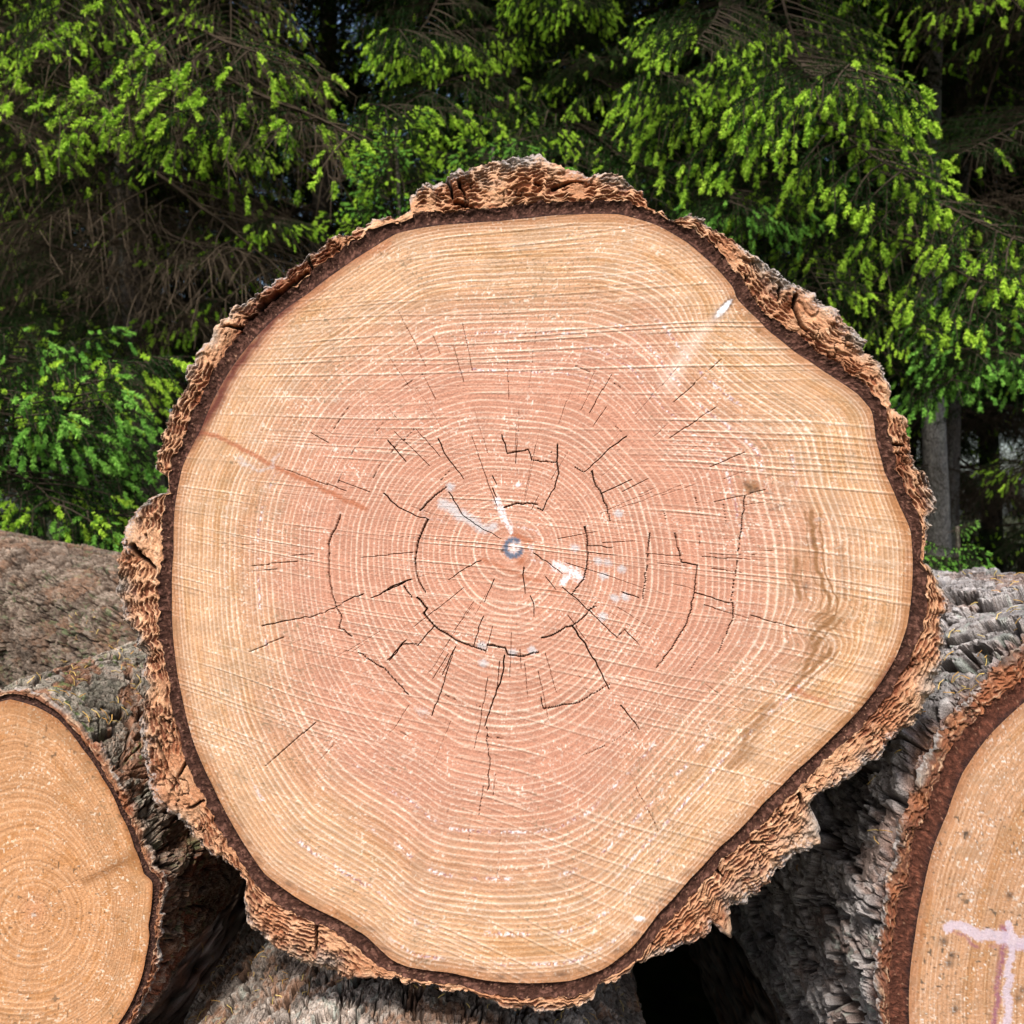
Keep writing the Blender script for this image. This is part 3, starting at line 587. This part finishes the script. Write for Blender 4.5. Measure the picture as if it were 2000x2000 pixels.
left_log = simple_log('sawn_log', 'orange ended small log at lower left, its dark reddish flank facing the gap', .06, LP, (-60, 1730),
    ring_from_centre(LP, (-60, 1730), 358, [(20,1366),(70,1380),(112,1404),(160,1462),(200,1520),(235,1590),(262,1655),(285,1730),(292,1800),(284,1870),(262,1945),(228,2003)]), 26, thL, 240, 83, REDL, .68, rows(.62, .0026, .68),
    face=dict(ring_w=9.5, cracks=LCR, masks=dict(grey=LG, brown=LBR), kw=dict(heart=.02, pale=.38, sawk=.25, flecks=.8, pivot=(-300, 4000)), tint=(.90, .80, .68)),
    barkp=dict(rows=22, band=(.05, .022, .015), wall=(.20, .09, .05)), band=11, cell=(20., 7.), taper=.0)

# below: log the big one rests on
thB = theta_set(1300, (190, 330), 5.0)
BROWN = dict(GREY, plate=(.26, .205, .165), plate2=(.44, .37, .31), flake=(.36, .19, .11), cell=(.040, .07), depth=.015, flake_amt=.8)
bottom_log = simple_log('sawn_log', 'grey brown flaky log lying beneath the huge log at the bottom of the picture', -.2, (666, 3060), (666, 3060), 758, 74, thB, 60, 61, BROWN, 2.6, rows(.95, .0032, 2.6),
    barkp=dict(rows=20), band=24, taper=0)

# behind left: log running away to the left
thU = theta_set(900, (150, 330), 3.0)
DARKT = dict(TOP, plate=(.10, .066, .045), plate2=(.26, .20, .15), flake=(.20, .11, .065), lichen=(.12, .15, .07), depth=.015)
Yu = .98; ku = (Yu + CD) / CD
cu_px = 1000 + (-.50) / (PX * ku); cu_py = 1000 + .345 / (PX * ku)
up_log = simple_log('sawn_log', 'brown rough barked log behind the small orange ended log at the left edge', Yu, (cu_px, cu_py), (cu_px, cu_py), 205, 24, thU, 50, 29, DARKT, 3, rows(1.6, .0042, 3.0),
    barkp=dict(rows=14), band=10, taper=0, yaw=math.radians(-38), rise=.05)
# lower layer carrying the pile, below the frame
for (x, y, r, sd_) in [(-650, 2680, 640, 5), (2150, 3060, 262, 6), (2985, 3060, 262, 8)]:
    simple_log('sawn_log', {5: 'thick log of the bottom layer beneath the small orange ended log', 6: 'thin log of the bottom layer between the lower log and the right log', 8: 'thin log of the bottom layer under the outer half of the right log'}[sd_],
               .08, (x, y), (x, y), r, 30, theta_set(420), 40, sd_ * 7, BROWN, 2.3, rows(.1, .01, 2.3), barkp=dict(rows=10), band=16, taper=0)

# ------------------------------------------------------------------ spruce boughs
def foliage_material(name, c_dark, c_light, trans, rough=.6):
    m, nt, b = principled(name, rough, .08); N = nt.nodes; Lk = nt.links
    at = N.new('ShaderNodeAttribute'); at.attribute_name = 'tint'
    oi = N.new('ShaderNodeObjectInfo'); ad = N.new('ShaderNodeMath'); ad.operation = 'MULTIPLY_ADD'; ad.inputs[1].default_value = .20; 
    Lk.new(oi.outputs['Random'], ad.inputs[0]); ml = N.new('ShaderNodeMath'); ml.operation = 'MULTIPLY'; ml.inputs[1].default_value = .85; Lk.new(at.outputs['Fac'], ml.inputs[0]); Lk.new(ml.outputs[0], ad.inputs[2])
    mx = N.new('ShaderNodeMix'); mx.data_type = 'RGBA'; mx.inputs['A'].default_value = (*c_dark, 1); mx.inputs['B'].default_value = (*c_light, 1)
    Lk.new(ad.outputs[0], mx.inputs['Factor']); Lk.new(mx.outputs['Result'], b.inputs['Base Color'])
    if trans:
        tr = N.new('ShaderNodeBsdfTranslucent'); Lk.new(mx.outputs['Result'], tr.inputs['Color']); ms = N.new('ShaderNodeMixShader'); ms.inputs[0].default_value = trans
        Lk.new(b.outputs[0], ms.inputs[1]); Lk.new(tr.outputs[0], ms.inputs[2]); Lk.new(ms.outputs[0], N['Material Output'].inputs['Surface'])
    return m
M_TWIG = foliage_material('twig_bark', (.022, .015, .010), (.07, .052, .036), 0, .9)
M_PALE = foliage_material('dead_twigs', (.018, .012, .008), (.085, .062, .040), 0, .9)
M_NEED = foliage_material('old_needles', (.004, .017, .003), (.022, .064, .009), .2)
M_TIP = foliage_material('new_shoots', (.13, .36, .022), (.58, .80, .085), .38)
M_TIPB = foliage_material('new_shoots_cool', (.08, .30, .04), (.38, .70, .12), .38)
M_TRUNK = tone_material('trunk_bark', .9, 22, .03, .55, grain=(1.6, 1.6, .8), fine=75)

def unit(v): return v / (np.linalg.norm(v, axis=-1, keepdims=True) + 1e-9)

class Buf:
    def __init__(s): s.v = []; s.f = []; s.m = []; s.t = []; s.n = 0
    def add(s, v, f, m, t):
        s.v.append(v); s.f.append(f + s.n); s.m.append(np.full(len(f), m)); s.t.append(t); s.n += len(v)
    def tube(s, pts, r0, r1, tint, sides=3, m=0):
        pts = np.asarray(pts); n = len(pts); d = unit(np.gradient(pts, axis=0)); up = np.array((.13, .21, .97))
        a = unit(np.cross(d, up)); b = np.cross(d, a); an = np.arange(sides) * 2 * np.pi / sides; r = np.linspace(r0, r1, n)[:, None, None]
        v = pts[:, None] + r * (a[:, None] * np.cos(an)[None, :, None] + b[:, None] * np.sin(an)[None, :, None])
        q = grid_faces(n, sides, True); f = np.concatenate([q[:, [0, 1, 2]], q[:, [0, 2, 3]]])
        s.add(v.reshape(-1, 3), f, m, np.full(n * sides, tint))
    def needles(s, base, axis, ln, wd, m, tint, spread=(.5, .9), R=None):
        n = len(base); rnd = R.normal(size=(n, 3)); rnd = unit(rnd - (rnd * axis).sum(-1, keepdims=True) * axis)
        sp = R.uniform(*spread, (n, 1)); d = unit(axis * (1 - sp * .5) + rnd * sp); side = unit(np.cross(d, R.normal(size=(n, 3)))); L = ln * R.uniform(.75, 1.2, (n, 1)); w = wd * .5
        a = base - side * w * .6; b = base + side * w * .6; c = base + d * L * .6 + side * w; e = base + d * L
        v = np.stack([a, b, c, e], 1).reshape(-1, 3); i = np.arange(n)[:, None] * 4; f = np.concatenate([i + [0, 1, 2], i + [0, 2, 3]])
        s.add(v, f, m, np.repeat(tint if np.ndim(tint) else np.full(n, tint), 4))
    def mesh(s, name, mats):
        return mesh_from(name, np.concatenate(s.v), np.concatenate(s.f), mats, extra={'tint': np.concatenate(s.t)}, mat_idx=np.concatenate(s.m), smooth=False)

def bend(p, d, L, n, droop, curl, R):
    pts = [p]; d = unit(d)
    for i in range(n):
        d = unit(d + np.array((0, 0, -droop + curl * i / n)) / n + R.normal(0, .05, 3)); pts.append(pts[-1] + d * L / n)
    return np.array(pts)

def make_branch(seed, kind, L=1.35, small=False):
    """one bough along +X: limb, side twigs, hanging twigs, needles, pale new shoots"""
    R = np.random.default_rng(seed); B = Buf()
    tipm = 3 if kind == 'cool' else 2
    P = dict(lush=(.80, .9, 1.0), cool=(.80, .9, 1.0), dark=(.13, .80, .7), twiggy=(.42, .22, .5), bare=(0, .0, 0))[kind]
    ptip, pneed, _ = P
    main = bend(np.zeros(3), np.array((1, 0, .12)), L, 16, .28, .30, R)
    B.tube(main, .011 if L > 1 else .005, .0025, .35, 4)
    tt = np.linspace(0, 1, len(main))
    def at(pts, q): 
        t = np.linspace(0, 1, len(pts)); return np.array([np.interp(q, t, pts[:, i]) for i in range(3)])
    def shoot(p, d, ln, tint):
        d = unit(d) + np.array((0, 0, -.35)); p = p - unit(d) * .004
        n = 60; q = R.uniform(0, 1, n) ** .85; ax = np.broadcast_to(unit(d), (n, 3)); base = p + ax * (q[:, None] * ln)
        B.needles(base, ax, .0135, .0058, tipm, tint + R.uniform(-.12, .12, n), (.5, .95), R)
    def clothe(pts, q0, dens, tint):
        L_ = np.linalg.norm(np.diff(pts, axis=0), axis=1).sum() * (1 - q0); n = int(L_ * dens)
        if n < 2: return
        q = R.uniform(q0, 1, n); t = np.linspace(0, 1, len(pts)); base = np.stack([np.interp(q, t, pts[:, i]) for i in range(3)], -1); g = unit(np.gradient(pts, axis=0))
        ax = unit(np.stack([np.interp(q, t, g[:, i]) for i in range(3)], -1)); B.needles(base, ax, .017, .0036, 1, tint + R.uniform(-.2, .2, n), (.55, .95), R)
    ns = int(L / .038) if kind != 'bare' else int(L / .05)
    for i in range(ns):
        q = .10 + .88 * (i + R.uniform(0, .7)) / ns; side = 1 if i % 2 else -1; p = at(main, q)
        ln = (.46 * (1 - q) ** .75 + .09) * L * R.uniform(.65, 1.15); ang = math.radians(R.uniform(42, 66)); d = np.array((math.cos(ang), side * math.sin(ang), R.uniform(-.15, .15)))
        sec = bend(p, d, ln, 7, .35 if kind != 'bare' else .5, .15, R); B.tube(sec, .0042 if pneed > .5 else .0028, .0012, R.uniform(.2, .8))
        outer = q > .25
        if R.random() < pneed + .05: clothe(sec, .35 if q < .6 else .1, 330, R.uniform(.2, .7))
        if ptip and R.random() < ptip + .1 and outer:
            shoot(sec[-1], sec[-1] - sec[-2], R.uniform(.045, .068), R.uniform(.5, 1))
        nt = max(2, int(ln / .042))
        for j in range(nt):
            q2 = .2 + .78 * (j + R.uniform(0, .7)) / nt; p2 = at(sec, q2); s2 = 1 if j % 2 else -1; fwd = unit(sec[-1] - sec[0]); lat = np.array((-fwd[1], fwd[0], 0)) * s2
            hang = R.uniform(.3, 1.3) if kind in ('lush', 'cool', 'dark') else R.uniform(0, .5)
            d2 = fwd * R.uniform(.5, 1) + lat * R.uniform(.35, .9) + np.array((0, 0, -hang)); l2 = R.uniform(.04, .13) * (1.3 if kind in ('bare', 'twiggy') else 1)
            ter = bend(p2, d2, l2, 3, .5, 0, R); B.tube(ter, .0022 if pneed > .5 else .0015, .0009, R.uniform(.2, .9))
            if kind in ('bare', 'twiggy') and R.random() < .8:
                for _ in range(2): B.tube(bend(at(ter, R.uniform(.3, .9)), d2 + R.normal(0, .6, 3), l2 * R.uniform(.4, .9), 3, .3, 0, R), .0012, .0008, R.uniform(.2, 1))
            if R.random() < pneed: clothe(ter, 0, 420, R.uniform(.1, .9))
            if ptip and outer and R.random() < ptip * (.35 + .65 * q2):
                dd = ter[-1] - ter[-2]; shoot(ter[-1], dd, R.uniform(.034, .058), R.uniform(.3, 1))
                if R.random() < .25: shoot(ter[-1], unit(dd) + R.normal(0, .5, 3), R.uniform(.026, .042), R.uniform(.3, 1))
    if ptip: shoot(main[-1], main[-1] - main[-2], .055, .9)
    if pneed > .5: clothe(main, .55, 350, .4)
    return B.mesh('spruce_bough', [M_PALE if kind in ('bare', 'twiggy') else M_TWIG, M_NEED, M_TIP, M_TIPB])

BR = {k: [make_branch(100 + i * 7 + j, k) for j in range(nv)] for i, (k, nv) in enumerate((('lush', 4), ('cool', 3), ('dark', 4), ('twiggy', 4), ('bare', 3)))}

BM = {k: [make_branch(400 + i * 7 + j, k, .85) for j in range(3)] for i, k in enumerate(('lush', 'cool'))}
BS = {k: [make_branch(300 + i * 7 + j, k, .5) for j in range(3)] for i, k in enumerate(('lush', 'cool'))}
def bark_tone(n, rows_, base, seed):
    U, V = np.meshgrid(np.linspace(0, 1, n, endpoint=False), np.linspace(0, 1, rows_), indexing='xy'); return base

def make_trunk(h, r0, r1, col, seed, lean=(0, 0), ring=.35):
    n = 20; rows_ = 90; z = np.linspace(-.15, h, rows_)[:, None]; a = np.linspace(0, 2 * np.pi, n, endpoint=False)[None]
    nz = fbm(a / (2 * np.pi) * 8 + 0 * z, z * 6, seed, 4, 8) - .5; r = r0 + (r1 - r0) * np.clip(z / h, 0, 1) ** .8 + r0 * .9 * np.exp(-np.clip(z, 0, 9) * 5) ; r = r * (1 + .12 * nz)
    sway = .05 * np.sin(z * .9 + seed); v = np.stack([r * np.cos(a) + lean[0] * z + sway, r * np.sin(a) + lean[1] * z, z + 0 * a], -1)
    c = solid(col, v.shape[:2]) * (.6 + .9 * (nz + .5))[..., None]
    lich = ss(.55, .7, fbm(a * 2 + 0 * z, z * 2.3, seed + 3, 3)); c = mixc(c, (.20, .21, .17), lich * .4)
    return mesh_from('trunk', v.reshape(-1, 3), grid_faces(rows_, n, True, flip=True)[:, ::-1], [M_TRUNK], c.reshape(-1, 3))

def aim(o, p, q, roll=0.0, width=1.0):
    base_len = .5 if o.data in [m for v in BS.values() for m in v] else .85 if o.data in [m for v in BM.values() for m in v] else 1.35
    p = Vector(p); q = Vector(q); d = q - p; L = d.length; x = d.normalized(); up = Vector((0, 0, 1)); y = up.cross(x).normalized(); z = x.cross(y)
    M = Matrix((x, y, z)).transposed().to_4x4(); M = M @ Matrix.Rotation(roll, 4, 'X'); s = L / base_len
    o.matrix_local = Matrix.Translation(p) @ M @ Matrix.Diagonal((s, s * width, s * width, 1))

def tree(label, px, dist, h, r0, col=(.085, .065, .05), whorl=None, boughs=(), seed=1, lean=(0, 0), group=None, cat='spruce tree', name='spruce_tree', trunk_top=None):
    """px: where the trunk stands across the photo, dist: metres from the camera"""
    R = np.random.default_rng(seed); x = (px - 1000) * dist * PX / CD; Y = dist - CD
    root = empty(name, (x, Y, 0), label, cat, group)
    link(bpy.data.objects.new('trunk', make_trunk(h, r0, max(.008, r0 * .25), col, seed, lean)), root)
    count = 0
    for (zs, ze, dz, per, l0, l1, kinds, pitch0, pitch1) in (whorl or []):  # tall trees: upper whorls, mostly out of view, widened to shade lower boughs
        z = zs; a0 = R.uniform(0, 6)
        while z < ze:
            f = (z - zs) / max(1e-6, ze - zs)
            for j in range(per):
                if count >= 98: break
                a = a0 + j * 2 * math.pi / per + R.uniform(-.35, .35); L = (l0 + (l1 - l0) * f) * R.uniform(.75, 1.15); pit = (pitch0 + (pitch1 - pitch0) * f) + R.uniform(-.12, .12)
                k = kinds[R.integers(len(kinds))]; LIB = BS if (L < .62 and k in BS) else BM if (L < 1.1 and k in BM) else BR; o = bpy.data.objects.new('bough', LIB[k][R.integers(len(LIB[k]))]); link(o, root)
                zz = z + R.uniform(-.1, .1); p = (lean[0] * zz, lean[1] * zz, zz); q = (p[0] + L * math.cos(a) * math.cos(pit), p[1] + L * math.sin(a) * math.cos(pit), zz + L * math.sin(pit))
                aim(o, p, q, R.uniform(-.3, .3), R.uniform(.8, 1.2)); count += 1
            z += dz * R.uniform(.85, 1.15); a0 += 1.1
    for b in boughs:                                            # boughs reaching toward the camera, given by root and tip
        (ax, ay, ad), (bx, by, bd), k = b[:3]; wd = b[3] if len(b) > 3 else 1.0; roll = b[4] if len(b) > 4 else R.uniform(-.2, .2)
        A = ((ax - 1000) * ad * PX / CD - x, ad - CD - Y, HC + (1000 - ay) * ad * PX / CD); Bp = ((bx - 1000) * bd * PX / CD - x, bd - CD - Y, HC + (1000 - by) * bd * PX / CD)
        dd_ = math.dist(A, Bp); LIB = BS if (dd_ < .62 and k in BS) else BM if (dd_ < 1.15 and k in BM) else BR; o = bpy.data.objects.new('bough', LIB[k][R.integers(len(LIB[k]))]); link(o, root); aim(o, A, Bp, roll, wd)
    return root

# left: twiggy spruce with long thin boughs
tree('spruce at upper left with tangled bare grey twigs and sparse yellow green shoots', 330, 6.6, 10, .11, (.06, .045, .035), seed=21, lean=(-.06, 0),
     whorl=[(2.0, 4.4, .42, 5, 1.3, 1.5, ['twiggy', 'twiggy', 'bare', 'dark'], -.25, -.05), (4.6, 9, .42, 6, 2.3, .8, ['dark'], -.1, .3)],
     boughs=[((250,60,6.3), (570,330,4.7), 'twiggy'), ((150,-50,6.2), (560,200,5.0), 'twiggy'), ((120,250,6.0), (560,480,4.8), 'bare'), ((60,100,6.2), (420,330,4.9), 'twiggy'), ((200,-120,6), (60,120,4.9), 'lush', .5),
             ((300,-150,6), (220,90,5.2), 'twiggy', .6), ((430,-100,6), (500,60,5.2), 'twiggy', .8), ((480,120,6.0), (250,300,4.8), 'lush', .45), ((340,200,6.0), (540,260,5.0), 'lush', .5), ((480,330,6), (330,560,5.3), 'bare'),
             ((250,420,6), (520,560,5), 'bare', 1.1), ((100,480,6.0), (430,640,5.2), 'bare'), ((-50,20,6.0), (80,230,5), 'twiggy'), ((-60,200,6.0), (110,420,5), 'twiggy'), ((520,420,6), (610,470,5), 'lush', .5)])
# left: low young spruce with lush shoots
tree('young spruce at the left edge with fat bright green shoots above the brown log', 70, 4.6, 1.7, .012, (.09, .07, .05), seed=33,
     whorl=[(.7, 1.9, .2, 5, .8, .3, ['cool', 'cool', 'lush'], .0, .35)],
     boughs=[((60,800,4.6), (245,668,3.9), 'lush', 1), ((20,820,4.6), (10,740,3.8), 'lush', 1), ((40,900,4.5), (240,815,3.8), 'cool', 1), ((0,940,4.5), (120,870,3.7), 'cool', 1.1), ((20,1000,4.5), (240,950,3.9), 'cool', 1), ((-80,900,4.5), (80,960,3.7), 'lush', 1),
             ((60,860,4.6), (290,860,4.3), 'cool', .8), ((100,1120,4.4), (215,1065,3.9), 'cool', .8), ((-60,760,4.5), (90,700,4.0), 'cool', .9), ((150,1000,4.6),(280,930,4.5),'cool',.6)])
# dark straight trunk left of the centre
tree('spruce left of the centre with a tall dark straight double trunk', 628, 8.0, 12, .095, (.085, .065, .05), seed=41,
     whorl=[(1.4, 3.4, .6, 4, .7, .8, ['bare'], -.3, -.2), (5.3, 11, .45, 6, 1.8, .7, ['dark'], -.05, .2)])
tree('thin spruce whose pale brown trunk shows low at the left between the twigs', 213, 7.6, 9, .07, (.10, .078, .06), seed=43, whorl=[(1.9, 3.6, .4, 4, 1.0, 1.2, ['bare', 'dark'], -.3, -.1), (3.7, 8.5, .42, 5, 1.5, .5, ['dark'], -.1, .2)],
     boughs=[((210,640,7.4), (130,690,6.3), 'lush', .6), ((215,660,7.4), (260,640,6.5), 'lush', .6)])
# centre
tree('dense spruce behind the top of the huge log with drooping bright shoots', 1010, 6.9, 11, .10, (.05, .038, .03), seed=51,
     whorl=[(1.9, 4.3, .55, 5, .9, 1.1, ['dark'], -.35, -.15), (4.5, 10, .42, 6, 2.4, .7, ['dark'], -.1, .3)],
     boughs=[((1010,150,6.5), (760,230,5.2), 'dark', .9), ((1000,40,6.5), (830,180,5.2), 'lush', .7), ((1030,60,6.5), (880,60,5.4), 'lush', .7), ((1050,120,6.5), (1240,190,5.2), 'lush', .7), ((980,200,6.5), (840,330,5.0), 'lush', .8), ((1060,230,6.3), (1290,290,5.0), 'dark'),
             ((1050,10,6.5), (1200,80,5.4), 'lush', .7), ((1000,260,6.2), (1000,400,5), 'dark', .9), ((1100,200,6.4), (1150,330,5.0), 'cool', .8), ((900,-60,6.4), (760,80,5.4), 'dark', .9), ((1150,-60,6.4), (1080,70,5.4), 'lush', .7)])
tree('little spruce with a pointed bright green top just left of the bark peak', 770, 4.9, 2.84, .009, (.09, .07, .05), seed=57,
     whorl=[(1.5, 2.78, .085, 5, .50, .16, ['cool', 'lush'], .10, .7)])
tree('little round topped spruce standing right behind the bark peak', 985, 4.9, 2.76, .009, (.09, .07, .05), seed=59,
     whorl=[(1.7, 2.72, .085, 6, .55, .28, ['cool', 'lush'], .05, .35)])
# right of centre
tree('spruce right of the centre with large sunlit boughs sweeping down to the right', 1440, 5.9, 10, .10, (.05, .038, .03), seed=63,
     whorl=[(1.7, 3.9, .6, 4, .8, 1.0, ['dark'], -.3, -.1), (4.2, 9.5, .42, 6, 2.0, .7, ['dark'], -.1, .3)],
     boughs=[((1440,40,5.6), (1760,130,4.3), 'lush', .7), ((1420,120,5.6), (1620,290,4.0), 'lush', .9), ((1450,170,5.6), (1790,350,4.0), 'lush', .9), ((1470,260,5.5), (1950,440,4.1), 'lush', 1.0), ((1500,340,5.4), (1860,560,4.1), 'lush', 1), ((1480,380,5.4), (1680,620,4.2), 'dark', 1.1),
             ((1420,0,5.6), (1330,120,4.4), 'lush', .7), ((1430,180,5.6), (1340,250,4.4), 'lush', .7), ((1450,330,5.5), (1350,440,4.4), 'cool', .8), ((1500,-60,5.6), (1640,100,4.4), 'lush', .8), ((1480,100,5.6), (1560,190,4.2), 'lush', .8), ((1520,420,5.4), (1640,480,4.2), 'lush', .8),
             ((1450,240,5.5), (1540,420,4.5), 'cool', .9), ((1560,450,5.4), (1760,700,4.6), 'dark', 1), ((1440,80,5.5), (1260,330,4.7), 'dark', .9), ((1600,520,5.4), (1720,640,4.3), 'lush', .7)])
tree('spruce at the right with a pale grey bare trunk behind the sunlit boughs', 1825, 7.0, 12, .085, (.20, .18, .16), seed=71, lean=(.006, 0),
     whorl=[(1.5, 3.6, .8, 3, .8, .9, ['bare'], -.3, -.3), (4.4, 11, .45, 6, 2.3, .6, ['dark'], -.2, .2)],
     boughs=[((1830,-40,6.8), (1700,40,5.6), 'lush', .6), ((1990,20,6.3), (1790,560,5.6), 'bare', .6)])
tree('thin spruce with a dim grey trunk low at the right, behind the drooping boughs', 1868, 8.4, 9, .08, (.09, .075, .065), seed=73, whorl=[(1.6, 8.5, .45, 4, 1.5, .6, ['bare', 'dark', 'dark'], -.3, .2)])
tree('spruce at the right edge with cool green shoots hanging beside the trunk', 2140, 5.6, 9, .10, (.06, .045, .035), seed=79,
     whorl=[(1.2, 3.9, .5, 5, .6, .7, ['dark', 'dark', 'bare'], -.35, -.1), (4.2, 8.5, .42, 6, 2.0, .6, ['dark'], -.1, .3)],
     boughs=[((2120,480,5.4), (1900,590,4.3), 'cool', .8), ((2120,560,5.4), (1862,700,4.3), 'cool', .8), ((2120,700,5.4), (1860,830,4.3), 'cool', .7), ((2120,500,5.4), (1990,740,4.3), 'cool', .9), ((2140,200,5.4), (1900,200,4.6), 'dark', 1), ((2140,-20,5.4), (1890,100,4.6), 'twiggy', .9),
             ((2150,860,5.4), (1960,950,4.6), 'twiggy', .7), ((2140,350,5.4), (1880,420,5), 'bare', 1)])
tree('tiny spruce seedling with soft green twigs rising behind the right log', 1850, 4.0, 1.12, .012, (.09, .07, .05), seed=83,
     whorl=[(.80, 1.08, .07, 5, .22, .10, ['cool'], .0, .35)], boughs=[((1830,1110,4.0), (1905,1062,3.8), 'cool', .9), ((1840,1110,4.0), (1775,1075,3.8), 'cool', .9), ((1850,1085,4.1), (1800,1120,3.8), 'cool', .9)])
# far rows
far = [(-260, 10), (60, 11), (300, 10.6), (930, 10.8), (1190, 10.0), (1640, 9.8), (2040, 10.2), (2300, 9.6), (240, 14), (1010, 14.5), (1440, 14.5), (1780, 14), (2180, 14), (-150, 15), (640, 24), (1930, 11.5)]
for i, (x_, d_) in enumerate(far):
    tree('dark spruce deep in the shaded wood behind the front row', x_, d_, 13, .12, (.04, .032, .025), seed=200 + i, group='dark spruces filling the wood behind',
         whorl=[(.4, 3.2, .62, 4, 1.5, 1.9, ['dark', 'bare'], -.25, -.2), (3.3, 12.5, .52, 5, 2.9, .7, ['dark'], -.22, .2)])  # second whorl set spread wide as an added canopy shading the wood below

# ------------------------------------------------------------------ fallen needles caught on the bark
def litter():
    R = np.random.default_rng(5); B = Buf(); deps = bpy.context.evaluated_depsgraph_get()
    bpy.context.view_layer.update()
    for (x0, x1, y0, y1, n) in ((0, 270, 1190, 1420, 150), (1780, 2000, 1120, 1400, 130), (350, 1250, 1850, 2000, 160), (1500, 1780, 1350, 1750, 55)):
        for _ in range(n):
            px, py = R.uniform(x0, x1), R.uniform(y0, y1); o = Vector((0, -CD, HC)); d = (Vector(world_at(px, py, 0)) - o).normalized()
            hit, loc, nor, idx, ob, mat = scene.ray_cast(bpy.context.evaluated_depsgraph_get(), o, d)
            if not hit or loc.y > 1.3 or loc.y < .07 or ob.name.startswith('cut') or nor.z < .15: continue
            t = unit(np.cross(np.array(nor), R.normal(size=3))); L = R.uniform(.008, .016); p = np.array(loc) + np.array(nor) * .0022
            B.tube(np.array([p - t * L / 2, p + np.array(nor) * .002, p + t * L / 2]), .0006, .0004, R.uniform(0, 1), 3, 0)
    m = foliage_material('dry_needles', (.42, .20, .05), (.62, .48, .16), 0, .6)
    me = B.mesh('fallen_needles', [m]); o = link(bpy.data.objects.new('fallen_needles', me)); o['kind'] = 'stuff'; o['label'] = 'dry yellow needles scattered over the bark of the side logs'; o['category'] = 'needle litter'
litter()
